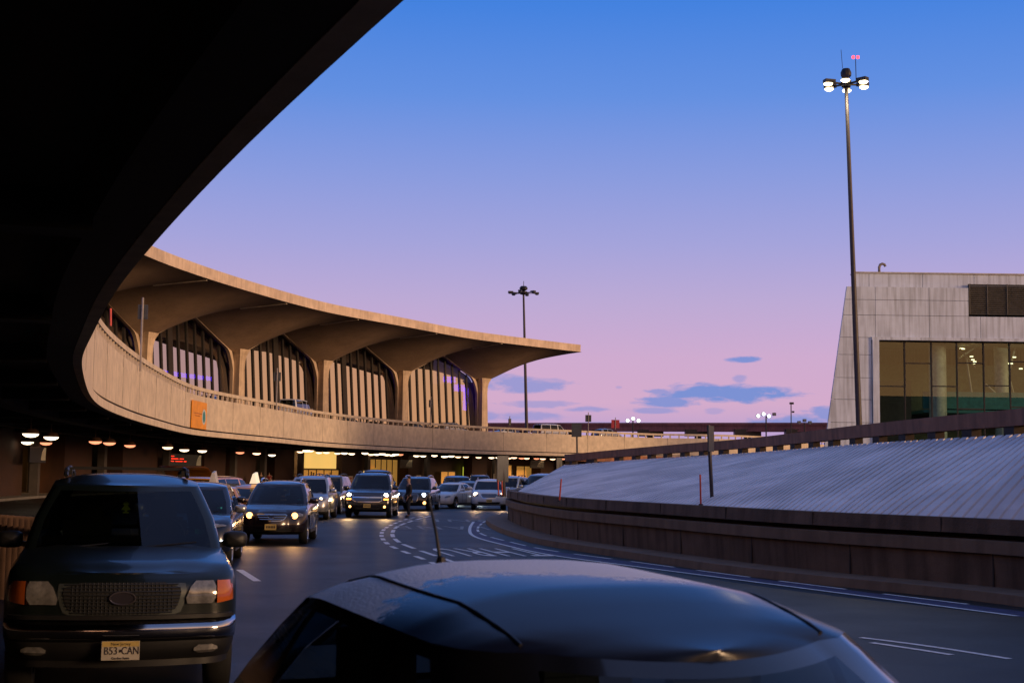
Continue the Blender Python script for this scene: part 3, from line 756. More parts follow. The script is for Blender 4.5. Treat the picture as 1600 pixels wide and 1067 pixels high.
# ------------------------------------------------------------------ central island: kerb, two-tier wall, ribbed slope, upper rail
kpx = [(1600,945),(1400,926),(1200,905),(1055,884),(926,864),(845,852),(800,839),(770,827),(761,813)]
kp = [at_z(x, y, 0) for x, y in kpx]
Bc = [(15,-26),(13.3,-8),(11.2,4),(9.3,12)]+[(p.x, p.y) for p in kp]+[(.6,69),(5,79),(14,92),(30,108)]
K = Path([Vector((p.x,p.y,0)) for p in catmull(Bc)], .5, 30)
nk = len(K.p); IN = lambda i, o: K.off(i, -o)       # inwards = right of travel
kerb = MB().sweep(K.p, [(0,0),(.03,.16),(.95,.17),(.95,0)], IN).build('kerb', island_l); tag(kerb, kind='structure')
isl = thing('island_barrier_wall', 'dark two-tier concrete barrier wall curving round the central island', 'wall', (0,0,0))
MB().sweep(K.p, [(.90,.16),(.86,.72),(1.3,.72),(1.3,.16)], IN).build('lower_wall', island_c, isl)
MB().sweep(K.p, [(.78,.723),(.78,.94),(1.3,.96),(1.3,.723)], IN).build('ledge', island_l, isl)
MB().sweep(K.p, [(1.12,.963),(1.12,1.04),(1.28,1.04),(1.28,.963)], IN).build('recess', mat('recess_dark', (.03,.025,.02)), isl)
MB().sweep(K.p, [(.84,1.043),(.86,1.30),(1.2,1.30),(1.2,1.043)], IN).build('upper_band', island_c, isl)
jm = MB(); dd = 3
while dd < nk*.5-2:
    q = K.at(dd, -.87, .44); jm.box(q, (.03,.02,.55), K.head(dd)); q = K.at(dd+1.1, -.845, 1.17); jm.box(q, (.02,.02,.24), K.head(dd)); dd += 3.4
jm.build('wall_joints', mat('joint_dark', (.03,.022,.018)), isl)
# slope: matched pairs of foot and top points
pairs = []
tops = [((15,-26),(22,-25,2.75)),((13.3,-8),(20.5,-6,2.75)),((11.2,4),(18.6,8,2.75)),((9.3,12),(16.4,18,2.75))]
for (fx, fy), (tx, ty, tz) in tops: pairs.append((K.p[min(range(nk), key=lambda i: (K.p[i]-Vector((fx,fy,0))).length)], (tx,ty,tz), fx))
def knear(p): return min(range(nk), key=lambda i: (K.p[i].xy-Vector((p[0],p[1]))).length)*.5
key = [(knear(f), t_) for f, t_ in tops]
def foot_px(px):
    return K.find(px, -1.2, 1.25, lo=20, hi=knear(kp[-1])+2)
top_px = [(1600,1775,665),(1420,1600,677.5),(1300,1470,685),(1150,1325,694.5),(995,1170,707),(900,1060,713.5),(830,960,720)]
tz_ = [2.87,2.87,2.87,2.87,2.80,2.72,2.6]
tpts = []
for (fp, tp, ty), z in zip(top_px, tz_):
    q = at_z(tp, ty, z); key.append((foot_px(fp), (q.x, q.y, z)))
q = at_z(893, 726, 2.42); key.append((knear(kp[-1])-3, (q.x, q.y, 2.42)))
key.append((knear((.6,69))+1, (q.x+1.2, q.y+7, 2.5))); key.append((knear((14,92)), (18,94,2.7))); key.append((nk*.5-1, (34,104,2.87)))
key.sort(key=lambda k: k[0])
T = catmull([k[1] for k in key], 40); Fd = []
for (a, _), (b, _) in zip(key, key[1:]): Fd += [a+(b-a)*j/40 for j in range(40)]
Fd.append(key[-1][0])
T = smooth_path(T, 120)
# rib parameter by arc length of the top
acc = [0]
for a, b in zip(T, T[1:]): acc.append(acc[-1]+(b-a).length)
def tsample(s):
    import bisect
    k = min(len(acc)-2, max(0, bisect.bisect_right(acc, s)-1)); f = (s-acc[k])/max(1e-6, acc[k+1]-acc[k])
    return T[k].lerp(T[k+1], f), Fd[k]+(Fd[k+1]-Fd[k])*f
rows = []; s = 0; rib = .42
while s < acc[-1]-rib:
    for ds, dz in ((0,0),(.30,0),(.315,-.05),(.405,-.05)):
        tp, fd = tsample(s+ds); ft = K.at(fd, -1.22, 1.22)
        row = []
        for k in range(9):
            v = k/8; p = ft.lerp(tp, v); p.z = ft.z+(tp.z-ft.z)*(v**.92)+dz; row.append(p)
        rows.append(row)
    s += rib
sl_ = MB().grid(rows).build('ribbed_slope', rampc); tag(sl_, 'pale bluish ribbed sloping embankment surface rising behind the island wall', 'embankment')
RP = Path([Vector((p.x,p.y,0)) for p in T], .5, 0)
def tz(i):
    k = min(range(len(acc)), key=lambda j: abs(acc[j]-i*.5)); return T[k].z
zs = [tz(i) for i in range(len(RP.p))]
ur = thing('upper_ramp_rail', 'long dark concrete rail on stubby posts along the top of the ribbed slope', 'railing', (0,0,0))
def vsweep(path, zl, sec, side):
    n = len(sec); vs = []; 
    for i in range(len(path.p)):
        for o, z in sec:
            q = path.off(i, -o*side); vs.append((q.x,q.y,z+zl[i]))
    mb = MB(); mb.add(vs, [(i*n+k,(i+1)*n+k,(i+1)*n+(k+1)%n,i*n+(k+1)%n) for i in range(len(path.p)-1) for k in range(n)]); return mb
vsweep(RP, zs, [(.02,.17),(.0,.50),(.3,.50),(.3,.17)], 1).build('rail_beam', railc, ur)
mb = MB(); i = 2
while i < len(RP.p)-2:
    q = RP.off(i, -.16); mb = MB().box((q.x,q.y,zs[i]+.03), (.5,.22,.30), math.atan2(RP.t[i].y, RP.t[i].x)); mb.build('post', mat('rail_post', (.05,.035,.028), rough=.9, scale=2), ur); i += 4
up = vsweep(RP, zs, [(-.05,-.45),(-.05,-.12),(9,-.2),(9,-.45)], 1).build('upper_ramp_road', asphalt); tag(up, kind='structure')

# sign posts on the island wall, orange snow markers
def signpost(px_b, py_b, px_t, py_t, label, sw=.0, sh=.0, face=0, z0=1.25, r_=.035, wid=None, group='sign posts along the roadways', Y=None, signs=1, up_=.0, zbase=None):
    b = at_y(px_b, py_b, Y) if Y else at_z(px_b, py_b, z0); tp = at_y(px_t, py_t, b.y)
    t = thing('sign_post', label, 'sign', (b.x, b.y, b.z), 0, group); dx = tp.x-b.x; H = tp.z-b.z
    MB().tube([(0,0,0),(dx,0,H)], r_, 8).build('post', polem, t)
    if sw:
        for k in range(signs):
            M = Matrix.Rotation(face, 3, 'Z'); q = M@Vector((0,-.06-.001*k,0))
            MB().box((dx+q.x+(k*.0), q.y, H-sh/2-up_-k*(sh+.1)), (sw,.03,sh), face).build('sign_plate', signback, t)
            MB().box((dx+q.x*.3, q.y*.3, H-sh/2-up_-k*(sh+.1)), (sw*.5,.03,.05), face).build('bracket', polem, t)
    return t
signpost(1113,790,1107,664, 'dark post with edge-on sign rising from the island wall beside the tall mast', .34, .62, R(60), r_=.045, up_=.02)
signpost(788,776,784,712, 'slim post with two back-to-back signs at the island tip beside the white crossover', .42, .8, R(35), r_=.06, signs=1)
signpost(902,716,901,661, 'short post with dark square sign at the far end of the ribbed slope', .55, .75, 0, Y=78, r_=.05)
signpost(876,735,873,715, 'small post with two plates beside the slope, above the silver van', .5, .9, R(40), Y=95, r_=.05)
def marker(px, py, pxt, pyt, lab, z0=1.3, Y=None, group='orange snow markers on the wall'):
    b = at_y(px, py, Y) if Y else at_z(px, py, z0); tp = at_y(pxt, pyt, b.y)
    t = thing('snow_marker', lab, 'marker', (b.x,b.y,b.z), 0, group)
    MB().tube([(0,0,0),(tp.x-b.x,0,tp.z-b.z)], .022 if not Y else .05, 6).build('rod', orangem, t)
    MB().lathe((0,0,0), [(.05,0),(.05,.03),(.001,.035)], 8).build('foot', darkmetal, t)
marker(874,783,877,748, 'slanting orange snow marker rod on the wall in front of the slope')
marker(1095,789,1094,741, 'upright orange snow marker rod just left of the dark sign post')
marker(779,775,778,750, 'orange snow marker rod at the island tip, left one of two')
marker(785,775.5,784,751, 'orange snow marker rod at the island tip, right one of two')
# on the upper deck
def deckmark(px, py0, py1, o, lab, w, h, mt_, red=False):
    d = E.find(px, o, 7, lo=66); c = E.at(d, o); z0 = at_y(px, py0, c.y).z; z1 = at_y(px, py1, c.y).z
    t = thing('deck_sign_post', lab, 'sign', (c.x,c.y,z0), 0, 'sign posts on the elevated roadway parapet'); H = z1-z0
    MB().tube([(0,0,0),(0,0,H)], .055, 6).build('post', mat('galvanised', (.35,.31,.29), rough=.6), t)
    MB().box((0,.07,H-h/2-.35), (w,.05,h), R(8)).build('sign_plate', mt_, t); MB().box((0,.04,H-h/2-.35), (w*.4,.05,.06)).build('bracket', polem, t)
deckmark(220,580,465,-.05, 'tall pale post with dark sign on the left end of the elevated parapet', .5, .75, signback)
deckmark(433,641,575,-.05, 'pale post with dark sign on the parapet in front of the white van', .6, .75, signback)
deckmark(673,668,620,-.05, 'pale post with small dark sign on the parapet before the last arched window', .45, .85, signback)
deckmark(915,680,644,-.05, 'pale post with dark sign on the parapet right of the terminal', .8, .9, signback)
deckmark(957,671,652,14, 'red no-entry style sign beyond the parapet, right of the terminal', 1.2, 1.2, mat('sign_red', (.4,.03,.05), rough=.5))
deckmark(797,664,650,14, 'short dark post beyond the parapet, left of the distant mast', .4, 1.0, signback)
def deckrod(px, py0, py1, o, lab):
    d = E.find(px, o, 7, lo=45); c = E.at(d, o); marker(px, py0, px, py1, lab, Y=c.y, group='red marker rods on the elevated roadway')
deckrod(173,510,482,.5, 'red marker rod behind the parapet at the far left end of the elevated roadway')

# ------------------------------------------------------------------ road markings
def line_px(pts, w, z, mt_, dash=None, name='lane_line', phase=0):
    P = Path([Vector((p.x,p.y,0)) for p in catmull([at_z(x, y, 0) for x, y in pts])], .25, 6); n = len(P.p); i = 0; mb = MB()
    while i < n-1:
        ln = int((dash[0] if dash else 1e4)/.25); j = min(n-1, i+ln)
        mb.sweep(list(range(i, j+1)), [(-w/2,z),(w/2,z)], lambda k, o, i=i: P.off(i+k, o), closed=False)
        i = j+int(dash[1]/.25) if dash else n
    o = mb.build(name, mt_); tag(o, kind='structure'); return o
kline = [(740,815),(734,826),(741,838),(790,852),(860,867),(1000,886),(1200,912),(1600,964)]
k2 = [(758,814),(747,824),(752,834),(790,845),(860,860),(1000,879),(1200,905.5),(1600,955)]
band = MB()
P1 = catmull([at_z(x, y, .004) for x, y in kline]); P2 = catmull([at_z(x, y, .004) for x, y in k2])
band.grid([[a, b] for a, b in zip(P1, P2)]); o = band.build('blue_lane_band', bluep); tag(o, kind='structure')
line_px(kline, .11, .009, linem); line_px(k2, .09, .009, linem, (2.2,1.1))
line_px([(672,806),(650,812),(622,822),(613,834),(622,846),(645,856),(680,868),(720,882)], .13, .006, linem, (2.4,1.0))
line_px([(660,806),(632,812),(604,824),(596,836),(606,850),(632,862),(668,876),(700,890)], .13, .006, linem, (1.3,1.1))
line_px([(1345,996),(1450,1009),(1600,1033)], .10, .006, linem); line_px([(1362,1004),(1430,1014),(1512,1027)], .10, .006, linem)
line_px([(374,890),(402,908)], .14, .006, linem)
def road_word(s, px, py, w, L_, rz, name='road_lettering', mt_=None):
    q = at_z(px, py, 0); me = text_mesh(s, 1.0, .0015, False, 1.25)
    xs_ = [v.co.x for v in me.vertices]; ys_ = [v.co.y for v in me.vertices]; me.transform(Matrix.Translation((-(min(xs_)+max(xs_))/2, -(min(ys_)+max(ys_))/2, 0)))
    me.transform(Matrix.Diagonal((w/(max(xs_)-min(xs_)), L_/(max(ys_)-min(ys_)), 1, 1)))
    me.transform(Matrix.Translation((q.x, q.y, .007)) @ Matrix.Rotation(rz, 4, 'Z')); me.materials.clear(); me.materials.append(mt_ or linem)
    o = bpy.data.objects.new(name, me); C.objects.link(o); tag(o, kind='structure')
worn = mat('worn_paint', (.45,.45,.45), rough=.7, scale=5, col2=(.08,.08,.08))
road_word('THRU', 763, 862.5, 2.5, 3.4, R(180)+R(13))
road_word('LANE', 690, 824.5, 3.2, 3.0, R(180)+R(8), mt_=worn)
road_word('ONLY', 705, 813.3, 4.2, 3.0, R(180)+R(4), mt_=worn)

# added dark block out of view, only there for the pale building's glass to mirror
ow = thing('mirrored_dark_block', 'added dark block out of view, seen only mirrored in the office glass', 'building', (88,-82,0))
MB().box((0,0,9.5), (150,20,19)).build('block_walls', brown, ow); MB().box((0,2,19.6), (156,26,1.0)).build('roof', under, ow)
MB().lathe((-34,6,20), [(3.0,0),(3.2,2.5),(1.6,4.5),(.3,6.5),(.2,12)], 12).build('block_turret', under, ow)
# ================================================================== VEHICLES
tyre_m = mat('tyre_rubber', (.012,.012,.012), rough=.8); rim_m = mat('rim_alloy', (.45,.45,.47), rough=.3, metal=.9, noise_amt=.05)
rim_dark = mat('rim_dark', (.12,.12,.13), rough=.35, metal=.8); trim_m = mat('black_trim', (.012,.012,.013), rough=.5)
chrome = mat('chrome', (.75,.75,.78), rough=.08, metal=1, noise_amt=.02); cabin_m = mat('cabin_dark', (.015,.015,.017), rough=.8)
carglass = glass('car_glass', (.16,.19,.19), .0, 1.5, 1.25); seat_m = mat('seat_cloth', (.03,.03,.035), rough=.9)
clear_lens = mat('lens_clear', (.30,.29,.28), rough=.12, metal=.35, coat=1, noise_amt=.25, scale=14); amber_lens = mat('lens_amber', (.55,.12,.02), rough=.15, coat=1)
tail_m = mat('lens_red', (.25,.01,.01), rough=.15, coat=1)
beam_w = emit('beam_white', (1,.93,.80), 14); beam_y = emit('beam_amber', (1,.46,.13), 5); beam_b = emit('beam_bluewhite', (.72,.86,1), 12); beam_s = emit('beam_soft', (1,.74,.45), 5)
plate_y = mat('plate_yellow', (.62,.45,.14), rough=.5); plate_w = mat('plate_pale', (.55,.50,.42), rough=.5); ink = mat('plate_ink', (.03,.02,.03), rough=.6)
sticker = mat('teal_sticker', (.05,.45,.38), rough=.5)

def sst(q): q = max(0, min(1, q)); return q*q*(3-2*q)
def interp(pts, y):
    if y <= pts[0][0]: return pts[0][1]
    for (a, za), (b, zb) in zip(pts, pts[1:]):
        if y <= b: t = (y-a)/(b-a); t = t*t*(3-2*t)*.5+t*.5; return za+(zb-za)*t
    return pts[-1][1]

class Car:
    """front faces -Y; origin on the ground below the middle"""
    def __init__(s, name, label, P, group=None):
        s.P = P; s.root = thing(name, label, P.get('cat', 'car'), group=group)
        s.L, s.W = P['L'], P['W']; s.hw = s.W/2; s.zb = P.get('zb', .24); s.paint = P['paint']
        s.body(); s.cabin(); s.wheels(); s.extras()
    # ---- lower body as stacked plan outlines
    def inset(s, t):
        pr = s.P.get('side', [(0,.10),(.10,.03),(.35,.0),(.62,.0),(.80,.012),(.92,.035),(1,.085)]); return interp(pr, t)
    def fin(s, t):
        pr = s.P.get('nose', [(0,.16),(.12,.03),(.35,.0),(.6,.03),(.8,.07),(.93,.12),(1,.22)]); return interp(pr, t)
    def rin(s, t):
        pr = s.P.get('tail', [(0,.16),(.12,.03),(.4,.0),(.6,.02),(.85,.06),(1,.12)]); return interp(pr, t)
    def half(s, t):
        hw = s.hw-s.inset(t); yf = -s.L/2+s.fin(t); yr = s.L/2-s.rin(t)
        bf = s.P.get('bulge', .16); rf = s.P.get('rf', .38); rr = .22; br = .08; pts = []
        for k in range(9):
            x = (hw-rf)*k/8; pts.append((x, yf+bf*(x/(hw-rf))**2))
        y0 = yf+bf; ry = rf*1.1
        for k in range(1, 8):
            a = R(90)*k/8; pts.append((hw-rf+rf*math.sin(a), y0+ry*(1-math.cos(a))))
        ys, ye = y0+ry, yr-br-rr
        tw = s.P.get('taper', .03)
        for k in range(31):
            y = ys+(ye-ys)*k/30; pts.append((hw-tw*max(0, (y-0)/ye)**2*1.0 if y > 0 else hw, y))
        for k in range(1, 6):
            a = R(90)*k/6; pts.append((hw-tw-rr+rr*math.cos(a), ye+rr*math.sin(a)))
        for k in range(7):
            x = (hw-tw-rr)*(1-k/6); pts.append((x, yr-br*(x/(hw-rr))**2))
        return pts
    def top(s, y): return interp(s.P['top'], y)
    def ring_top(s, h):
        yf = h[0][1]; return [s.top(yf if i < 9 else (yf+(y-yf)*min(1, (i-8)/8))) for i, (x, y) in enumerate(h)]
    def body(s):
        ts = [0,.04,.12,.22,.35,.48,.6,.7,.8,.87,.93,.97,1]; mb = MB(); rows = []
        for t in ts:
            h = s.half(t); zt = s.ring_top(h); full = [(x, y, z) for (x, y), z in zip(h, zt)]; full += [(-x, y, z) for x, y, z in full[-2:0:-1]]
            rows.append([(x, y, s.zb+(z-s.zb)*t) for x, y, z in full+full[:1]])
        mb.grid(rows)
        for t, crown, sg in ((1, s.P.get('crown', .05), 1), (0, 0, -1)):
            h = s.half(t); rr = []
            for (x, y), zq in zip(h, s.ring_top(h)):
                z = s.zb+(zq-s.zb)*t; row = []
                for k in range(13):
                    f = 1-2*k/12; lift = crown*(1-f**2)**.7*sst((y+s.L/2-s.fin(1))/.9)*sst((s.L/2-.1-y)/.5) if t == 1 else 0
                    if t == 1 and s.P.get('creases') and abs(abs(f)-.55) < .2: lift += .012
                    row.append((x*f, y, z+lift))
                rr.append(row)
            mb.grid(rr)
        o = mb.build('body', s.paint, s.root, smooth=38, merge=.0008)
        wr = s.P.get('wr', .36); cut = MB()
        for yw in s.P['wheels']:
            for sx in (-1, 1): cut.lathe((sx*(s.hw-.14), yw, wr), [(.001,-.2),(wr*1.13,-.2),(wr*1.13,.3),(.001,.3)] if sx > 0 else [(.001,.2),(wr*1.13,.2),(wr*1.13,-.3),(.001,-.3)], 28, 'x')
        c = cut.build('arch_cutter', cabin_m, s.root, merge=.0005)
        md = o.modifiers.new('b', 'BOOLEAN'); md.object = c; md.operation = 'DIFFERENCE'; md.solver = 'EXACT'
        dg = bpy.context.evaluated_depsgraph_get(); me = bpy.data.meshes.new_from_object(o.evaluated_get(dg)); o.modifiers.clear()
        if len(me.polygons) > 200:
            o.data = me
            if len(me.materials) < 1: me.materials.append(s.paint)
            for p in me.polygons: p.use_smooth = True
            me.set_sharp_from_angle(angle=R(38))
        bpy.data.objects.remove(c)
        mb = MB(); 
        mb.box((0,0,.5), (s.W-.5, s.L*.8, .3)); mb.build('underbody', cabin_m, s.root)
    # ---- point on the front face
    def fy(s, x, z):
        t = max(0, min(1, (z-s.zb)/(s.P['top'][0][1]-s.zb))); hw = s.hw-s.inset(t); rf = s.P.get('rf', .38); bf = s.P.get('bulge', .16)
        yf = -s.L/2+s.fin(t); ax = abs(x)
        if ax <= hw-rf: return yf+bf*(ax/(hw-rf))**2
        q = min(.995, (ax-(hw-rf))/rf); return yf+bf+rf*1.1*(1-math.sqrt(1-q*q))
    def patch(s, name, q, off, m_, parent=None, nx=8, nz=4, depth=.04, mirror=False, mb=None, rnd=0, bow=0):
        """q = four (x,z) corners: bottom-left, bottom-right, top-right, top-left"""
        b = mb or MB(); (a, c, d, e) = q
        front = []; back = []
        for j in range(nz+1):
            v = j/nz; rf_ = []; rb = []
            sh = rnd*(1-math.sqrt(max(0, 1-(abs(2*v-1))**4)))
            for i in range(nx+1):
                u = i/nx; u = sh+(1-2*sh)*u
                x = (a[0]*(1-u)+c[0]*u)*(1-v)+(e[0]*(1-u)+d[0]*u)*v; z = (a[1]*(1-u)+c[1]*u)*(1-v)+(e[1]*(1-u)+d[1]*u)*v
                y = s.fy(x, z); rf_.append((x, y-off-bow*(1-abs(2*v-1)**2.2)+bow, z)); rb.append((x, y+depth, z))
            front.append(rf_); back.append(rb)
        b.grid(front)
        loop = front[0]+[r[-1] for r in front[1:]]+front[-1][-2::-1]+[r[0] for r in front[-2:0:-1]]
        lb = back[0]+[r[-1] for r in back[1:]]+back[-1][-2::-1]+[r[0] for r in back[-2:0:-1]]
        b.grid([loop+[loop[0]], lb+[lb[0]]])
        if mb is not None: return b
        return b.build(name, m_, parent or s.root, smooth=35, merge=.0004)
    def pair(s, name, q, off, m_, **k):
        r = []
        for sg in (1, -1):
            r.append(s.patch(name, [(x*sg, z) for x, z in q], off, m_, **k))
        return r
    # ---- greenhouse
    def cab_half(s, v):
        P = s.P; yb0, yt0, yt1, yb1 = P['cab']; wb, wt = P['cw']; w = wb+(wt-wb)*v**1.4; y0 = yb0+(yt0-yb0)*v; y1 = yb1+(yt1-yb1)*v
        bf, rf, ry = P.get('cbulge', .16), P.get('crf', .10), P.get('crf', .10); cr = P.get('crr', .1); pts = []
        for k in range(9): x = (w-rf)*k/8; pts.append((x, y0+bf*(x/(w-rf))**2))
        for k in range(1, 4): a = R(90)*k/3; pts.append((w-rf+rf*math.sin(a), y0+bf+ry*(1-math.cos(a))))
        br = [(b, t) for b, t in P['pillars']]          # (bottom y, top y) edges of side windows
        ys, ye = y0+bf+ry, y1-.04-cr
        for b, t in br:
            yy = b+(t-b)*v; pts.append((w-.05*max(0, yy/ye if ye > 0 else 0)**2, max(ys+.01, min(ye-.01, yy))))
        pts.append((w-.05, ye))
        for k in range(1, 4): a = R(90)*k/3; pts.append((w-.05-cr+cr*math.cos(a), ye+cr*math.sin(a)))
        bar = P.get('barrel', 0)
        if bar: ym, hl = (y0+y1)/2+.1, (y1-y0)/2; pts = [(x*(1-bar*min(1.3, abs((y-ym)/hl))**2.2), y) for x, y in pts]
        for k in range(5): x = (w-.05-cr)*(1-k/4)*(1-bar); pts.append((x, y1-.04*(x/w)**2))
        return pts
    def roof(s, y): return interp(s.P['roof'], y)
    def cabin(s):
        P = s.P; vs = [0,.05,.14,.5,.80,.93,1.0]; rc = P.get('rc', .07); ya_, yb_ = P['cab'][1], P['cab'][2]; npil = len(P['pillars']); rows = []
        for v in vs:
            h = s.cab_half(v); row = []
            for x, y in h:
                zb_ = s.top(y)-.03+ (P.get('crown', .05) if abs(x) < s.hw*.6 else 0); zt_ = s.roof(y)-rc
                bow = .018*math.sin(math.pi*v)
                row.append((x+(bow if x > .3 else 0), y, zb_+(zt_-zb_)*v))
            rows.append(row)
        nh = len(rows[0]); shell = MB(); gl = {}
        side0 = 8+3
        wins = P['wins']                     # indices of window segments between pillar points
        lo_l, hi_l = 1, 5
        def kind(i, l):
            if l < lo_l or l >= hi_l: return None
            if i < 8: return 'windshield' if i < P.get('wsn', 8) else None
            if side0 <= i < side0+npil:
                k = i-side0
                if l >= 2-P.get('lowsill', 0) and l < hi_l-0 and k in wins: return 'side_window%d' % k
                return None
            if i >= side0+npil+3+1 and l >= 2: return 'rear_window'
            return None
        sh_f = []; 
        for sg in (1, -1):
            rws = [[(x*sg, y, z) for x, y, z in r] for r in rows]
            for l in range(len(vs)-1):
                for i in range(nh-1):
                    q = [rws[l][i], rws[l][i+1], rws[l+1][i+1], rws[l+1][i]]
                    k = kind(i, l)
                    if k is None: shell.add(q, [(0,1,2,3)])
                    else:
                        key = k if k in ('windshield', 'rear_window') else (k, sg); gl.setdefault(key, MB()).add(q, [(0,1,2,3)])
        # roof skin
        h = rows[-1]; rr = []
        for x, y, z in h:
            row = []
            for k in range(13):
                f = 1-2*k/12; row.append((x*f, y, z+rc*(1-abs(f)**3)*(.25+.75*sst((y-ya_)/.6))*(.2+.8*sst((yb_-y)/.5))))
            rr.append(row)
        roof_mb = MB(); roof_mb.grid(rr)
        shell.build('cabin_frame', P.get('frame', s.paint), s.root, smooth=35, merge=.0008)
        s.roof_o = roof_mb.build('roof', P.get('roofpaint', s.paint), s.root, smooth=35, merge=.0008)
        for k, b in gl.items():
            b.build(k if isinstance(k, str) else 'side_window', P.get('glass', carglass), s.root, smooth=50, merge=.0008)
        yb0, yt0, yt1, yb1 = P['cab']; wb = P['cw'][0]; zf = s.top(yb0+.3)
        mb = MB(); mb.box((0, (yb0+.35+yb1-.2)/2, zf-.02), (wb*1.86, yb1-yb0-.55, .04)); mb.box((0, yb0+.65, zf+.03), (wb*1.7,.35,.12))
        mb.build('dashboard', cabin_m, s.root)
        nrow = 2
        for r_ in range(nrow):
            for sx in (-1, 1):
                y = yt0+.55+r_*1.0; b = MB(); b.box((sx*.37, y, zf-.05), (.46,.14,.55)); b.box((sx*.37, y+.02, zf+.32), (.26,.10,.20)); b.build('seat', seat_m, s.root)
        st = MB(); ang = [2*math.pi*k/20 for k in range(21)]; cy, cz_ = yb0+.95, zf+.08
        st.tube([(.38+.19*math.cos(a), cy+.06*math.sin(a), cz_+.17*math.sin(a)) for a in ang], .014, 6, cap=False); st.build('steering_wheel', mat('wheel_grey', (.10,.10,.11), rough=.5), s.root)
        mm_ = MB(); zm = s.roof(yt0)-.17; mm_.box((0, yt0-.02+.06, zm), (.24,.04,.065)); mm_.build('interior_mirror', trim_m, s.root)
    def wheels(s):
        P = s.P; wr = P.get('wr', .36); rr = P.get('rim', .66)*wr; spokes = P.get('spokes', 5); W = .22
        done = None
        for yw in P['wheels']:
            for sx in (-1, 1):
                xo = sx*(s.hw-.02); 
                t = MB(); t.lathe((xo, yw, wr), [(a, -sx*b) for a, b in [(rr,.0),(wr*.93,-.0),(wr,.04),(wr,W-.04),(wr*.93,W),(rr*.9,W)]], 32, 'x')
                w_ = t.build('wheel', tyre_m, s.root, smooth=40)
                r_ = MB(); r_.lathe((xo, yw, wr), [(a, -sx*b) for a, b in [(rr,-.0),(rr*.95,.012),(rr*.9,.06)]], 28, 'x')
                for k in range(spokes):
                    a = 2*math.pi*k/spokes+.3; c, sn = math.cos(a), math.sin(a); c2, s2 = -sn, c
                    p = []
                    for rad, hw_ in ((rr*.12, rr*.16), (rr*.93, rr*.12)):
                        for e in (-1, 1): p.append((xo-sx*.012, yw+c*rad+c2*hw_*e, wr+sn*rad+s2*hw_*e))
                    p2 = [(x-sx*.03, y, z) for x, y, z in p]
                    r_.add(p+p2, [(0,1,3,2),(0,2,6,4),(1,3,7,5),(2,3,7,6)])
                r_.lathe((xo, yw, wr), [(rr*.2,-sx*.012),(rr*.16,sx*.004),(.001,sx*.006)], 12, 'x')
                r_.build('rim', P.get('rimm', rim_m), w_, smooth=30)
                b = MB(); b.lathe((xo, yw, wr), [(rr*.9,-sx*.06),(.001,-sx*.07)], 20, 'x'); b.build('brake_disc', trim_m, w_)
    def extras(s):
        P = s.P; z1 = P['top'][0][1]
        yb0, yt0, yt1, yb1 = P['cab']; wb, wt = P['cw']
        # door mirrors
        zm = s.top(yb0+.35)+P.get('mz', .10); ym = yb0+P.get('my', .42); big = P.get('mirror', 1.0)
        for sx in (-1, 1):
            b = MB(); n = 10; cx = sx*(s.hw+.08*big); rows = []
            for k, (dy, sc) in enumerate([(-.10,.0),(-.095,.55),(-.06,.92),(.0,1.0),(.06,.97)]):
                rows.append([(cx+sx*.0+.125*big*sc*(abs(math.cos(a))**.6)*(1 if math.cos(a) > 0 else -1), ym+dy*big, zm+.085*big*sc*(abs(math.sin(a))**.6)*(1 if math.sin(a) > 0 else -1)) for a in [2*math.pi*j/20 for j in range(21)]])
            b.grid(rows); b.bar((sx*(s.hw-.08), ym, zm-.05), (cx-sx*.05, ym, zm-.03), .06, .05)
            b.build('door_mirror', P.get('mirrorpaint', s.paint), s.root, smooth=50)
            bb = MB(); bb.box((cx, ym+.062*big, zm), (.21*big,.004,.14*big)); bb.build('mirror_glass', chrome, s.root)
        # door seams, handles, sills
        hd = MB()
        for sx in (-1, 1):
            for yy in P.get('handles', ()): hd.box((sx*(s.hw+.012), yy, s.zb+(s.top(yy)-s.zb)*.78), (.03,.18,.03))
        hd.build('door_handles', P.get('handlem', s.paint), s.root)
        for sx in (-1, 1):
            sm = MB(); sm.box((sx*(s.hw-.012), 0, s.zb+.07), (.04, P['wheels'][1]-P['wheels'][0]-2*P.get('wr', .36)-.25, .09))
            sm.build('sill', P.get('sillm', trim_m), s.root)
        sw = MB()
        for sx in (-1, 1):
            for yy in P.get('seams', ()):
                zt_ = s.top(yy)-.12; sw.box((sx*(s.hw+.0005-.0), yy, (s.zb+.1+zt_)/2), (.006,.012,zt_-s.zb-.1))
        sw.build('door_seams', trim_m, s.root)
        # wipers
        wi = MB()
        for x0 in (-.55, .1):
            y = yb0-.0+.02; z = s.top(yb0)+.03; wi.tube([(x0, y, z), (x0+.55, y+.07, z+.05)], .008, 4)
        wi.build('wipers', trim_m, s.root)
        # tail lights
        for sx in (-1, 1):
            zt_ = s.zb+(s.top(s.L/2-.2)-s.zb)*.78; b = MB(); b.box((sx*(s.hw-.20), s.L/2-.10, zt_), (.26,.10,.22)); b.build('tail_light', tail_m, s.root)
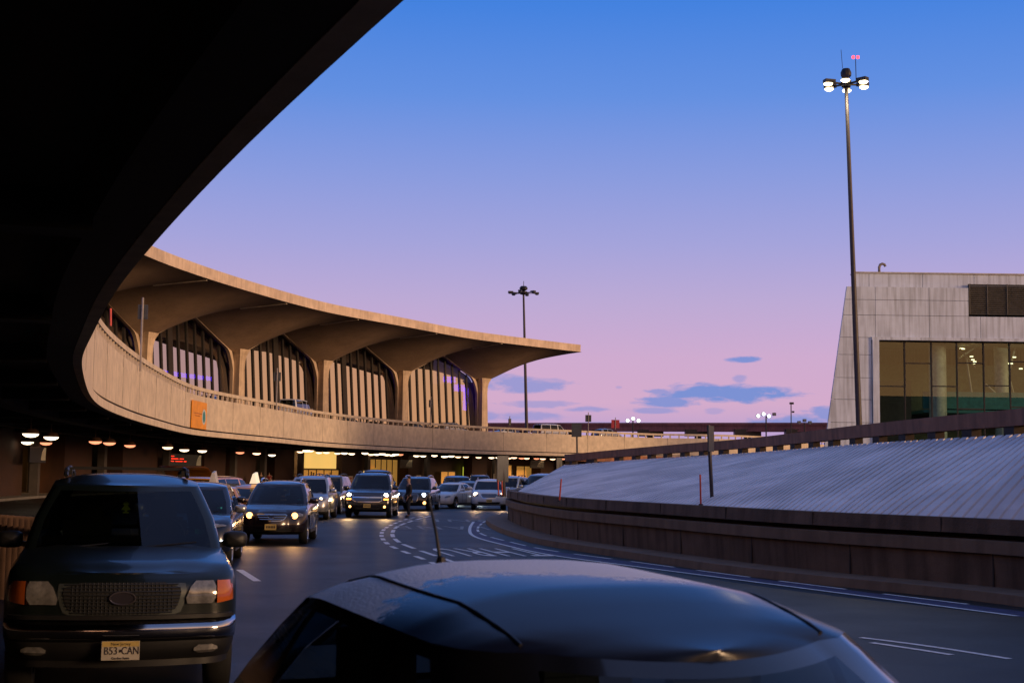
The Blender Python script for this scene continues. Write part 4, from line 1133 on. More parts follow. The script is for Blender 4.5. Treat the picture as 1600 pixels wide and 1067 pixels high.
        if P.get('rails'):
            for sx in (-1, 1):
                x = sx*(wt-.10); b = MB(); ya, yb_ = P['rails']; za = lambda y: s.roof(y)+.035
                b.tube([(x, ya, za(ya)-.05), (x, ya+.10, za(ya)+.01), (x, (ya+yb_)/2, za((ya+yb_)/2)+.02), (x, yb_-.1, za(yb_)+.01), (x, yb_, za(yb_)-.05)], .022, 6)
                for yy in (ya+.1, (ya+yb_)/2, yb_-.1): b.box((x, yy, za(yy)-.03), (.04,.10,.06))
                b.build('roof_rail', P.get('railm', trim_m), s.root, smooth=50)
            if P.get('crossbars'):
                b = MB()
                for yy in P['crossbars']: b.box((0, yy, s.roof(yy)+.05), (2*(wt-.10),.06,.025))
                b.build('crossbars', trim_m, s.root)
        for f in P.get('front', ()): f(s)
    def plate(s, z, m_, txt=None, w=.305, h=.155):
        y = s.fy(0, z)-.022; b = MB(); b.box((0, y, z), (w,.008,h)); o = b.build('number_plate', m_, s.root)
        M = Matrix.Translation((0, y-.005, z)) @ Matrix.Rotation(R(90), 4, 'X')
        if txt: text_obj('plate_lettering', txt, .088, ink, o, M, .0006, True, .92, 1.0)
        else:
            b = MB()
            for k in range(6): b.box((-.105+k*.042, y-.005, z), (.026,.002,.06))
            b.build('plate_lettering', ink, o)
        return o
    def place(s, loc, rz): s.root.location = loc; s.root.rotation_euler = (0,0,rz); return s

def lights(q, q2=None, lit=None, ls=.075, pos=None, off=.028, m_=None, fogs=None, foglit=None):
    """headlight lenses; lit = glowing lamp inside at pos (x,z)"""
    def f(s):
        for sg in (1, -1):
            o = s.patch('headlight', [(x*sg, z) for x, z in q], off, m_ or clear_lens, nx=7, nz=4, rnd=.12)
            if q2: s.patch('indicator_lens', [(x*sg, z) for x, z in q2], off, amber_lens, parent=o, nx=4, nz=3)
            if lit is not None:
                x, z = pos; x *= sg; y = s.fy(x, z)-off-.012
                MB().lathe((x, y, z), [(.001,-.02),(ls*.6,-.015),(ls,0),(.001,.004)], 14, 'y').build('lamp', lit, o)
            if fogs:
                for x, z in fogs:
                    x *= sg; y = s.fy(x, z)-.01; MB().lathe((x, y, z), [(.001,-.02),(.04,-.015),(.055,0),(.001,.004)], 14, 'y').build('fog_light', foglit or clear_lens, s.root)
    return f
def grille(q, bars=4, m_=None, frame=None, rnd=.1, vbars=0, barm=None, ft=.03):
    def f(s):
        if frame:
            (a, c, d, e) = q; g_ = ft; s.patch('grille_surround', [(a[0]-g_, a[1]-g_), (c[0]+g_, c[1]-g_), (d[0]+g_, d[1]+g_), (e[0]-g_, e[1]+g_)], .006, frame, rnd=rnd, nx=12, nz=6)
        o = s.patch('grille', q, .012, m_ or trim_m, rnd=rnd, nx=12, nz=6)
        (a, c, d, e) = q; mb = MB()
        for k in range(bars):
            v = (k+.5)/bars; x0 = a[0]*(1-v)+e[0]*v; x1 = c[0]*(1-v)+d[0]*v; z = a[1]*(1-v)+e[1]*v; sh = .06*(x1-x0)*abs(2*v-1)**3
            pts = [(x0+sh+(x1-x0-2*sh)*j/10, z) for j in range(11)]; mb.tube([(x, s.fy(x, z)-.018, z) for x, z in pts], .006 if vbars else .009, 4)
        for k in range(1, vbars):
            u = k/vbars; x = a[0]*(1-u)+c[0]*u; sh = abs(2*u-1)**6*.15
            mb.tube([(x, s.fy(x, z)-.018, z) for z in [a[1]+(e[1]-a[1])*(sh+(1-2*sh)*j/4) for j in range(5)]], .004, 4)
        mb.build('grille_bars', barm or chrome, o)
    return f
def strip_f(name, q, m_, off=.02, **k): return lambda s: s.patch(name, q, off, m_, **k)
def emblem(x, z, r_, m_=None, oval=1.0, fill=None):
    def f(s):
        y = s.fy(x, z)-.03; b = MB(); b.tube([(x+r_*oval*math.cos(a), y, z+r_*math.sin(a)) for a in [2*math.pi*k/24 for k in range(25)]], r_*.13, 5, cap=False)
        o = b.build('emblem', m_ or chrome, s.root)
        if fill: b = MB(); ellipse(b, x, z, r_*oval, r_, y+.004, 24); b.build('emblem_face', fill, o)
    return f
def lplate(z, m_=plate_y, txt=None): return lambda s: s.plate(z, m_, txt)
def topper(m_=None, y=.0, lit=None):
    def f(s):
        z = s.roof(y)+.03; b = MB()
        secs = [(-.62,.07,.02),(-.5,.13,.30),(.5,.13,.36),(.62,.07,.02)]
        b.add([(-.12,-.62,z),(.12,-.62,z),(.12,.62,z),(-.12,.62,z),(-.035,-.45,z+.34),(.035,-.45,z+.34),(.035,.5,z+.40),(-.035,.5,z+.40)], [(0,1,5,4),(1,2,6,5),(2,3,7,6),(3,0,4,7),(4,5,6,7),(3,2,1,0)])
        b.build('roof_sign', m_, s.root)
    return f

# ---- paints
p_green = paint('paint_black_green', (.006,.010,.009), .3, .0); p_black = paint('paint_black', (.008,.008,.010), .2, .2); p_plum = paint('paint_dark_plum', (.022,.014,.018), .25, .5)
p_navy = paint('paint_navy', (.010,.014,.035), .22, .4); p_grey = paint('paint_grey', (.045,.048,.055), .28, .6); p_silver = paint('paint_silver', (.42,.43,.45), .3, .7)
p_white = paint('paint_white', (.68,.68,.68), .35, .0); p_gold = paint('paint_bronze', (.10,.075,.045), .3, .6); p_taxi = paint('paint_taxi', (.62,.27,.02), .35, .0)
p_blue = paint('paint_steel_blue', (.16,.20,.26), .3, .6); p_dgrey = paint('paint_charcoal', (.02,.021,.025), .25, .5)

p_green.node_tree.nodes['Principled BSDF'].inputs['Coat Weight'].default_value = .45
# ---- body families (lengths in metres; y = -front .. +rear)
def suv(L=4.7, W=1.88, H=1.7, hood=.98, belt=1.08, **k):
    h = L/2
    P = dict(L=L, W=W, zb=.26, wr=.37, wheels=(-h+.92, h-.98), top=[(-h+.1,hood-.07),(-h+.45,hood-.015),(-h+1.05,hood+.05),(-h+1.6,belt-.02),(0,belt),(h-.3,belt+.02),(h,belt-.05)],
             cab=(-h+1.12,-h+1.95,h-.62,h-.22), cw=(W/2-.09, W/2-.27), roof=[(-h+1.9,H-.05),(-h+2.5,H),(h-1.2,H),(h-.6,H-.06)],
             pillars=[(-h+1.55,-h+2.06),(-.28,-.20),(-.18,-.12),(.72,.62),(.82,.70),(h-.75,h-.95)], wins=(1,3,5), seams=(-h+1.75,-.22,.80), handles=(-.42,.55), rails=(-h+2.25,h-.9))
    P.update(k); return P
def sedan(L=4.75, W=1.80, H=1.46, hood=.82, belt=.96, **k):
    h = L/2
    P = dict(L=L, W=W, zb=.20, wr=.325, wheels=(-h+.90, h-1.05), top=[(-h+.1,hood-.07),(-h+.4,hood-.015),(-h+1.1,hood+.06),(-h+1.6,belt-.03),(0,belt),(h-.9,belt+.04),(h,belt-.04)],
             cab=(-h+1.15,-h+2.0,h-1.45,h-.75), cw=(W/2-.10, W/2-.30), roof=[(-h+1.95,H-.06),(-h+2.5,H),(.4,H-.005),(h-1.4,H-.08)],
             pillars=[(-h+1.65,-h+2.12),(-.16,-.10),(-.08,-.04),(.80,.55),(.86,.60),(h-1.05,h-1.50)], wins=(1,3,5), seams=(-h+1.75,-.12,.80), handles=(-.32,.55), rails=None)
    P.update(k); return P
def van(L=5.6, W=2.0, H=2.08, hood=1.12, belt=1.22, **k):
    h = L/2
    P = dict(L=L, W=W, zb=.26, wr=.37, cat='van', wheels=(-h+.85, h-1.2), top=[(-h+.05,hood-.12),(-h+.3,hood),(-h+.75,hood+.08),(-h+1.3,belt),(0,belt),(h,belt)],
             cab=(-h+.78,-h+1.55,h-.32,h-.12), cw=(W/2-.05, W/2-.20), roof=[(-h+1.5,H-.06),(-h+2.2,H),(h-.8,H),(h-.2,H-.04)],
             pillars=[(-h+1.2,-h+1.66),(-h+2.15,-h+2.2),(-h+2.28,-h+2.3),(-h+3.5,-h+3.48),(-h+3.58,-h+3.56),(h-.35,h-.4)], wins=(1,3,5), seams=(-h+1.3,-h+2.2), handles=(-h+2.0,), rails=None)
    P.update(k); return P

# =================== the large dark SUV at the left
h = 2.6
exp_front = [
    lights([(.50,.82),(.775,.82),(.775,1.01),(.58,1.01)], [(.785,.82),(.93,.84),(.925,1.005),(.785,1.01)]),
    grille([(-.44,.74),(.44,.74),(.50,1.0),(-.50,1.0)], 9, cabin_m, mat('grille_frame', (.10,.115,.11), rough=.35, metal=.4, coat=.5), .16, 26, mat('grille_mesh', (.07,.075,.08), rough=.4, metal=.6), .045),
    emblem(0,.875,.052, mat('emblem_dark', (.10,.09,.11), rough=.4, metal=.5), 2.0, mat('emblem_fill', (.02,.018,.03), rough=.4)),
    strip_f('bumper', [(-.955,.52),(.955,.52),(.955,.70),(-.955,.70)], mat('bumper_chrome', (.62,.62,.66), rough=.10, metal=1, noise_amt=.03), .10, nx=30, nz=12, depth=.10, rnd=0, bow=.075),
    strip_f('bumper_top_pad', [(-.94,.702),(.94,.702),(.92,.735),(-.92,.735)], trim_m, .088, nx=30, nz=1, depth=.1),
    strip_f('air_dam', [(-.90,.30),(.90,.30),(.94,.515),(-.94,.515)], trim_m, .045, nx=30, nz=4, depth=.1),
    lambda s: s.pair('fog_light', [(.60,.40),(.80,.41),(.80,.475),(.60,.475)], .052, clear_lens, nx=5, nz=3, rnd=.2),
]
EXP = suv(L=5.2, W=1.94, H=1.90, hood=1.13, belt=1.22, paint=p_green, zb=.36, wr=.39, rf=.30, bulge=.10, mirror=.95, my=.60, mz=.06, mirrorpaint=trim_m, crown=.045, creases=True,
          side=[(0,.08),(.10,.02),(.35,.0),(.62,.0),(.80,.01),(.92,.03),(1,.075)], nose=[(0,.16),(.1,.08),(.3,.07),(.5,.07),(.8,.06),(.93,.09),(1,.16)],
          cab=(-h+1.30,-h+1.98,h-.32,h-.14), cw=(.89,.69), roof=[(-h+1.9,1.84),(-h+2.6,1.90),(h-1.2,1.91),(h-.3,1.86)], top=[(-h+.1,1.055),(-h+.45,1.13),(-h+1.2,1.19),(-h+1.7,1.22),(0,1.22),(h-.3,1.23),(h,1.18)],
          pillars=[(-h+1.78,-h+2.10),(-.15,-.12),(-.03,-.02),(.95,.90),(1.05,1.0),(h-.6,h-.66)], rails=(-h+2.5,h-.5), crossbars=(.3,1.2), front=exp_front, spokes=5, cat='SUV', cbulge=.12)
exp = Car('parked_suv', 'large dark green SUV with chrome bumper and wide mesh grille at the left front', EXP)
nose = at_y(189, 1000, 12.0); th = R(15)
exp.place((nose.x-math.sin(th)*2.6, nose.y+math.cos(th)*2.6, 0), th)
# yellow and pale number plate with its lettering
y = exp.fy(0,.47)-.115; zc = .455
b = MB(); b.box((0,y,zc), (.305,.008,.155)); pl_ = b.build('number_plate', plate_w, exp.root)
b = MB(); b.box((0,y-.0052,zc+.054), (.296,.002,.042)); b.build('plate_band', plate_y, pl_)
def Mp(dx, dz): return Matrix.Translation((dx, y-.0075, zc+dz)) @ Matrix.Rotation(R(90), 4, 'X')
text_obj('plate_lettering', 'B53', .084, ink, pl_, Mp(-.078,-.003), .0008, False, .86, 1.05); text_obj('plate_lettering', 'CAN', .084, ink, pl_, Mp(.078,-.003), .0008, False, .80, 1.05)
b = MB(); b.tube([(0,y-.0075,zc-.012),(0,y-.0075,zc+.010)], .008, 6); b.build('plate_mark', ink, pl_)
text_obj('plate_lettering', 'New Jersey', .034, ink, pl_, Mp(0,.054), .0006); text_obj('plate_lettering', 'Garden State', .027, ink, pl_, Mp(0,-.062), .0006, True)
# air freshener and windscreen sticker
af = thing('air_freshener', 'yellow-green tree shaped air freshener hanging behind the windscreen of the large SUV', 'air freshener')
b = MB(); zz = 0
prof = [(.0,.10),(.022,.06),(.010,.055),(.034,.02),(.014,.015),(.045,-.03),(.012,-.035),(.012,-.05),(.03,-.052),(.03,-.065)]
pp = [(x, z) for x, z in prof]+[(-x, z) for x, z in prof[:0:-1]]
b.add([(x, yy, z) for yy in (-.003,.003) for x, z in pp], [tuple(range(len(pp))), tuple(range(len(pp), 2*len(pp)))[::-1]]+[(k, (k+1)%len(pp), len(pp)+(k+1)%len(pp), len(pp)+k) for k in range(len(pp))])
b.build('tree_card', mat('freshener', (.55,.75,.03), rough=.6), af); MB().tube([(0,0,.10),(0,.02,.20)], .003, 4).build('string', trim_m, af)
Rt = Matrix.Rotation(th, 3, 'Z'); af.location = exp.root.location+Rt@Vector((0,-h+2.08,1.585)); af.rotation_euler = (0,0,th)
# registration sticker, lower corner of the glass
q0 = Vector((.70,-h+1.72,1.36)); MB().box(q0, (.10,.004,.07), 0, Matrix.Rotation(R(-52),3,'X')).build('windscreen_sticker', sticker, exp.root)

# =================== the dark car close in front of the camera
h = 2.3
frost = bpy.data.materials.new('frosted_roof_paint'); frost.use_nodes = True
n_ = frost.node_tree.nodes; l_ = frost.node_tree.links; p_ = n_['Principled BSDF']
t_ = n_.new('ShaderNodeTexCoord'); sx_ = n_.new('ShaderNodeSeparateXYZ'); l_.new(t_.outputs['Object'], sx_.inputs[0])
nz_ = n_.new('ShaderNodeTexNoise'); nz_.inputs['Scale'].default_value = 9; nz_.inputs['Detail'].default_value = 8; nz_.inputs['Roughness'].default_value = .72; l_.new(t_.outputs['Object'], nz_.inputs['Vector'])
v_ = m('ADD', m('SUBTRACT', sx_.outputs[1], .16, NN=n_, LL=l_), m('MULTIPLY', m('SUBTRACT', nz_.outputs[0], .5, NN=n_, LL=l_), .75, NN=n_, LL=l_), NN=n_, LL=l_)
v_ = m('ADD', v_, m('MULTIPLY', m('SINE', m('MULTIPLY', sx_.outputs[0], 4.5, NN=n_, LL=l_), NN=n_, LL=l_), .14, NN=n_, LL=l_), NN=n_, LL=l_)
v_ = m('MULTIPLY', v_, 14, clamp=True, NN=n_, LL=l_)
mx_ = n_.new('ShaderNodeMix'); mx_.data_type = 'RGBA'; l_.new(v_, mx_.inputs[0]); mx_.inputs[6].default_value = (.006,.008,.022,1); mx_.inputs[7].default_value = (.93,.91,.95,1); l_.new(mx_.outputs[2], p_.inputs['Base Color'])
l_.new(m('MULTIPLY_ADD', v_, .25, .2, NN=n_, LL=l_), p_.inputs['Roughness']); l_.new(m('MULTIPLY_ADD', v_, .65, .35, NN=n_, LL=l_), p_.inputs['Specular IOR Level'])
bp_ = n_.new('ShaderNodeBump'); bp_.inputs['Distance'].default_value = .004; nz2 = n_.new('ShaderNodeTexNoise'); nz2.inputs['Scale'].default_value = 90; l_.new(t_.outputs['Object'], nz2.inputs['Vector'])
l_.new(nz2.outputs[0], bp_.inputs['Height']); l_.new(m('MULTIPLY', v_, .8, NN=n_, LL=l_), bp_.inputs['Strength']); l_.new(bp_.outputs[0], p_.inputs['Normal'])
NEAR = sedan(L=4.6, W=1.82, H=1.64, hood=.92, belt=1.05, paint=p_black, roofpaint=frost, wr=.34, cab=(-h+1.0,-h+1.75,h-.95,h-.30), cw=(.88,.70),
             rc=.115, crf=.2, crr=.30, barrel=.13, roof=[(-h+1.6,1.575),(-h+2.0,1.615),(-h+2.6,1.655),(.7,1.66),(1.1,1.635),(h-.9,1.59)], pillars=[(-h+1.45,-h+1.90),(-.12,-.06),(-.04,.0),(.86,.66),(.94,.74),(h-.75,h-1.20)], seams=(-h+1.6,-.1,.85),
             front=[lights([(.50,.60),(.78,.62),(.80,.74),(.55,.72)]), grille([(-.36,.52),(.36,.52),(.42,.68),(-.42,.68)], 4), lplate(.40)], glass=glass('near_glass', (.35,.42,.44), .0, 1.5, 1.0))
nearcar = Car('foreground_car', 'dark car close in front with white frost on the rear of its roof', NEAR)
nearcar.place((.31,4.25,0), R(25))
MB().tube([(-.15,.98,1.62),(-.155,1.02,1.74),(-.165,1.08,1.87)], [.008,.006,.004], 6).build('aerial', trim_m, nearcar.root)
MB().lathe((-.15,.98,1.625), [(.022,0),(.014,.03),(.001,.035)], 10).build('aerial_base', trim_m, nearcar.root)
from mathutils.bvhtree import BVHTree
_rm = nearcar.roof_o.data; _bv = BVHTree.FromPolygons([v.co for v in _rm.vertices], [tuple(p.vertices) for p in _rm.polygons])
for sx in (-1, 1):
    pts = []
    for k in range(33):
        y = -.60+1.9*k/32; hit = _bv.ray_cast(Vector((sx*(.50-.05*abs(y-.35)**2), y, 3)), Vector((0,0,-1)))[0]
        if hit is not None: pts.append((hit.x, hit.y, hit.z+.001))
    if len(pts) > 3: MB().tube(pts, .006, 6).build('roof_moulding', trim_m, nearcar.root, smooth=60)
MB().box((-.30,1.75,1.32), (.16,.01,.10)).build('rear_window_sticker', trim_m, nearcar.root)

# =================== the traffic
def gat(px, py): return at_z(px, py, 0)
def put(car, px, py, rz):
    """the middle of the front bumper stands over this point of the road"""
    q = gat(px, py); car.place((q.x-math.sin(rz)*car.L/2, q.y+math.cos(rz)*car.L/2, 0), rz); return car
std_g = lambda w, z0, z1, **k: grille([(-w,z0),(w,z0),(w*1.1,z1),(-w*1.1,z1)], 3, **k)
A_ = R
# dark SUV with white LED bracket half behind the green SUV
ledb = emit('led_white', (.85,.93,1), 9)
s3 = Car('dark_blue_suv', 'dark blue SUV with white L-shaped running light behind the large green SUV', suv(L=4.85, W=1.93, H=1.70, paint=p_navy, cat='SUV', rails=None, mirrorpaint=p_silver,
    front=[lights([(.50,.80),(.88,.84),(.86,.92),(.55,.88)]), std_g(.38,.62,.86), lplate(.48), lambda s: s.pair('running_light', [(.58,.50),(.84,.52),(.84,.555),(.58,.535)], .02, ledb, nx=6, nz=2), lambda s: s.pair('running_light', [(.80,.55),(.84,.555),(.86,.68),(.835,.68)], .02, ledb, nx=2, nz=3)]))
put(s3, 281, 889, A_(7))
MB().box((.62,-.98,1.17), (.10,.004,.06), 0, Matrix.Rotation(R(-55),3,'X')).build('windscreen_sticker', sticker, s3.root)
# dark crossover with amber lamps
s4 = Car('dark_crossover', 'dark plum crossover with amber headlamps lit, coming up the left lane', suv(L=4.73, W=1.85, H=1.69, hood=.95, paint=p_plum, cat='SUV', rf=.45, bulge=.22, railm=chrome,
    front=[lights([(.48,.70),(.84,.76),(.86,.90),(.55,.82)], lit=beam_y, pos=(.60,.765), ls=.085), grille([(-.30,.64),(.30,.64),(.42,.80),(-.42,.80)], 3, frame=chrome, ft=.015), emblem(0,.74,.055,oval=1.5), lplate(.47), strip_f('lower_intake', [(-.5,.34),(.5,.34),(.55,.42),(-.55,.42)], trim_m, .01)]))
put(s4, 422, 851, A_(3))
MB().box((.60,-.86,1.17), (.10,.004,.06), 0, Matrix.Rotation(R(-55),3,'X')).build('windscreen_sticker', sticker, s4.root)
# taxis
toplit = emit('taxi_topper_lit', (.95,.85,.60), .55); topdim = mat('taxi_topper', (.55,.52,.45), rough=.5)
tx1 = Car('taxi', 'yellow taxi with a large pale rooftop advertising sign behind the dark crossover', sedan(L=5.2, W=1.95, H=1.47, paint=p_taxi, cat='taxi', front=[lights([(.55,.62),(.85,.62),(.86,.76),(.58,.76)]), std_g(.42,.58,.74), lplate(.40), topper(toplit, .0)]), 'yellow taxis at the stand')
put(tx1, 383, 826, A_(4))
tx2 = Car('taxi', 'yellow taxi with a small grey rooftop sign behind the dark blue SUV', sedan(L=5.2, W=1.95, H=1.50, paint=p_taxi, cat='taxi', front=[lights([(.55,.62),(.85,.62),(.86,.76),(.58,.76)]), std_g(.42,.58,.74), lplate(.40), topper(topdim, .0)]), 'yellow taxis at the stand')
put(tx2, 322, 840, A_(8))
tx3 = Car('taxi', 'yellow taxi van with its tailgate raised, seen above the dark blue SUV', van(L=5.0, W=1.98, H=1.75, hood=1.0, belt=1.08, paint=p_taxi, cat='taxi', front=[lights([(.5,.72),(.84,.74),(.86,.86),(.55,.84)]), std_g(.36,.62,.76), lplate(.45)]), 'yellow taxis at the stand')
put(tx3, 350, 822, A_(20)); tx3.root.rotation_euler.z += R(150)
b = MB(); b.grid([[(x, 2.35+.75*v, 1.72+.30*math.sin(v*1.6)) for x in (-.85,-.4,0,.4,.85)] for v in (0,.3,.6,1)]); b.grid([[(x, 2.35+.75*v, 1.78+.30*math.sin(v*1.6)) for x in (-.85,-.4,0,.4,.85)] for v in (0,.3,.6,1)]); b.build('tailgate', p_taxi, tx3.root)
# silver SUV behind the crossover
s5 = Car('silver_suv', 'silver SUV with one bright headlamp close behind the dark plum crossover', suv(L=4.8, W=1.9, H=1.78, paint=p_silver, cat='SUV', front=[lights([(.52,.78),(.84,.80),(.85,.92),(.56,.90)], lit=beam_s, pos=(.66,.85), ls=.06), std_g(.42,.66,.86, frame=chrome), lplate(.48)]))
put(s5, 474, 812, A_(1))
s6 = Car('bronze_suv', 'dark bronze SUV partly hidden behind the silver SUV', suv(L=4.9, W=1.92, H=1.80, paint=p_gold, cat='SUV', front=[lights([(.52,.78),(.84,.80),(.85,.92),(.56,.90)]), std_g(.42,.66,.86), lplate(.48)]))
put(s6, 496, 803, A_(-4))
s7 = Car('silver_sedan', 'small silver sedan turned slightly between the bronze SUV and the charcoal SUV', sedan(paint=p_blue, front=[lights([(.5,.58),(.82,.64),(.80,.74),(.54,.68)]), std_g(.30,.52,.64), lplate(.38)]), 'sedans waiting at the kerb')
put(s7, 534, 800, A_(22))
# charcoal SUV with fog lamps
s8 = Car('charcoal_suv', 'large charcoal SUV with white headlamps and amber fog lamps lit, centre of the road', suv(L=5.15, W=2.02, H=1.93, hood=1.14, belt=1.18, wr=.40, paint=p_dgrey, cat='SUV', rf=.26, bulge=.08,
    front=[lights([(.66,.86),(.93,.86),(.93,1.04),(.66,1.04)], lit=beam_w, pos=(.79,.97), ls=.09, fogs=[(.74,.48)], foglit=beam_y), lambda s: [MB().box((sg*.80, s.fy(.80,.83)-.02,.80),(.20,.03,.06)).build('indicator', emit('amber_glow', (1,.35,.05), 6), s.root) for sg in (1,-1)],
           grille([(-.62,.70),(.62,.70),(.62,1.02),(-.62,1.02)], 5, frame=chrome, ft=.02), strip_f('grille_bar', [(-.64,.85),(.64,.85),(.64,.90),(-.64,.90)], chrome, .03, nx=12, nz=1), emblem(0,.875,.05,oval=1.9), lplate(.52), strip_f('lower_intake', [(-.5,.36),(.5,.36),(.55,.45),(-.55,.45)], trim_m, .01)]))
put(s8, 573, 809, A_(0))
s8b = Car('black_van', 'tall black van seen only as a dark roof behind the large charcoal SUV', van(L=5.2, W=1.98, H=2.12, paint=p_black, front=[lights([(.5,.78),(.84,.80),(.85,.92),(.55,.90)]), std_g(.36,.66,.84), lplate(.45)]), 'dark vans at the kerb')
put(s8b, 590, 787, A_(8))
# black SUV with person beside
s9 = Car('black_suv', 'black SUV with one white and one amber lamp lit behind the standing person', suv(L=5.05, W=1.96, H=1.76, hood=1.0, paint=p_black, cat='SUV', rf=.42, bulge=.2, railm=chrome,
    front=[lights([(.52,.74),(.86,.78),(.86,.90),(.56,.86)], lit=beam_b, pos=(.68,.82), ls=.10), grille([(-.34,.44),(.34,.44),(.42,.88),(-.42,.88)], 7, frame=chrome, ft=.012), emblem(0,.78,.05,oval=1.8), lplate(.52)]))
put(s9, 640, 798, A_(-5))
MB().lathe((.72, s9.fy(.72,.42)-.02, .42), [(.001,-.02),(.07,-.015),(.085,0),(.001,.004)], 14, 'y').build('fog_light', beam_y, s9.root)
s10 = Car('white_sedan', 'pale silver-white sedan directly right of the black SUV', sedan(L=4.85, paint=p_white, front=[lights([(.5,.58),(.82,.64),(.80,.74),(.54,.68)]), std_g(.30,.52,.64), lplate(.38)]), 'sedans waiting at the kerb')
put(s10, 679, 794, A_(-22))
s11 = Car('dark_minivan', 'dark minivan with one warm headlamp lit behind the white sedan', van(L=5.1, W=1.96, H=1.80, hood=1.0, belt=1.1, paint=p_black, front=[lights([(.5,.72),(.84,.76),(.86,.88),(.55,.84)], lit=beam_s, pos=(.68,.80), ls=.08), std_g(.36,.6,.76), lplate(.45)]), 'dark vans at the kerb')
put(s11, 715, 786.5, A_(4))
s12 = Car('silver_hatchback', 'grey-green sedan with one blue-white headlamp behind the white crossover', sedan(L=4.8, W=1.85, H=1.50, paint=p_blue, front=[lights([(.5,.60),(.84,.66),(.82,.76),(.54,.70)], lit=beam_b, pos=(.66,.67), ls=.09), std_g(.34,.50,.66, frame=chrome), lplate(.38)]), 'sedans waiting at the kerb')
put(s12, 732, 789, A_(2))
s13 = Car('white_crossover', 'white crossover with warm headlamps lit beside the island tip', suv(L=4.83, W=1.91, H=1.67, hood=1.0, paint=p_white, cat='SUV', rails=(-.3,1.5), railm=chrome,
    front=[lights([(.56,.72),(.84,.78),(.86,.98),(.62,.92)], lit=emit('beam_warm', (1,.72,.42), 14), pos=(.73,.85), ls=.10), grille([(-.34,.66),(.34,.66),(.46,.88),(-.46,.88)], 5, frame=chrome, ft=.02), emblem(0,.82,.06), lplate(.50), strip_f('lower_intake', [(-.55,.34),(.55,.34),(.62,.44),(-.62,.44)], trim_m, .012)]))
put(s13, 764, 797, A_(2))
s14 = Car('silver_suv', 'silver-blue SUV roof and windows showing behind the white crossover', suv(paint=p_silver, H=1.82, cat='SUV', front=[lights([(.52,.78),(.84,.80),(.85,.92),(.56,.90)]), std_g(.42,.66,.86), lplate(.48)]))
put(s14, 779, 786, A_(-20))
s15 = Car('black_suv', 'black SUV with roof rails far back above the grey-green sedan', suv(paint=p_black, H=1.88, cat='SUV', front=[lights([(.52,.78),(.84,.80),(.85,.92),(.56,.90)]), std_g(.42,.66,.86), lplate(.48)]))
put(s15, 752, 781, A_(5))
s16 = Car('silver_van', 'long silver van with warm headlamp behind the slope of the island', van(L=5.6, W=2.0, H=2.02, paint=p_silver, front=[lights([(.55,.80),(.85,.80),(.86,.96),(.58,.96)], lit=beam_s, pos=(.72,.88), ls=.09), std_g(.42,.76,.96), lplate(.5)]), 'vans near the island tip')
put(s16, 818, 786, A_(-38))
s17 = Car('dark_sedan', 'dark sedan with pale headlamp in front of the silver van, half behind the slope', sedan(L=4.9, W=1.9, H=1.52, paint=p_plum, front=[lights([(.5,.60),(.84,.66),(.82,.78),(.54,.72)], lit=beam_b, pos=(.68,.69), ls=.07), std_g(.34,.50,.66), lplate(.38)]))
put(s17, 812, 793, A_(-35))
# vehicles on the upper deck, standing along its curve
def deck_put(car, px, o, flip=False, lo=60):
    d = E.find(px, o, CZ+4.6, lo=lo); c = E.at(d, o, 6.52); a = E.head(d)-R(90)+(0 if flip else math.pi); a = a+math.pi if flip else a
    car.place((c.x, c.y, 6.52), a); return car
u1 = Car('white_van', 'white passenger van driving on the elevated roadway in front of the arched windows', van(L=5.7, W=2.02, H=2.12, paint=p_white, front=[lights([(.55,.80),(.85,.80),(.86,.96),(.58,.96)], lit=beam_s, pos=(.72,.88), ls=.09), std_g(.42,.76,.96), lplate(.5)]), 'vehicles on the elevated roadway')
deck_put(u1, 462, 2.0); u1.root.scale = (1,1,1.06)
u2 = Car('white_pickup', 'white pickup cab above the parapet right of the distant mast', van(L=5.4, W=2.0, H=2.0, belt=1.15, paint=p_white, front=[lights([(.55,.80),(.85,.80),(.86,.96),(.58,.96)]), std_g(.42,.76,.96), lplate(.5)]), 'vehicles on the elevated roadway'); u2.root['category'] = 'pickup'
deck_put(u2, 862, 3)
u3 = Car('silver_suv', 'pale blue SUV on the elevated roadway, farthest right of the traffic up there', suv(paint=p_silver, H=1.75, cat='SUV', front=[lights([(.52,.78),(.84,.80),(.85,.92),(.56,.90)]), std_g(.42,.66,.86), lplate(.48)]), 'vehicles on the elevated roadway')
deck_put(u3, 945, 3)
for px, o, src, lab in [(548,6,s10,'pale sedan glimpsed through the parapet gaps below the third arched window'), (580,9,s17,'dark sedan glimpsed through the parapet gaps below the third arched window'), (650,6,s12,'blue-grey sedan glimpsed through the parapet gaps below the fourth arched window'),
                        (712,6.5,s5,'silver SUV glimpsed over the parapet at the foot of the last arched window'), (790,7,s10,'pale sedan low behind the parapet left of the white pickup'), (330,6,s9,'black SUV behind the parapet gaps above the orange banner')]:
    c = copy_tree(src.root); d = E.find(px, o, CZ+4.6, lo=60); q = E.at(d, o, 6.52); c.location = q; c.rotation_euler = (0,0,E.head(d)+R(90))
    c['label'] = lab; c['group'] = 'vehicles on the elevated roadway'

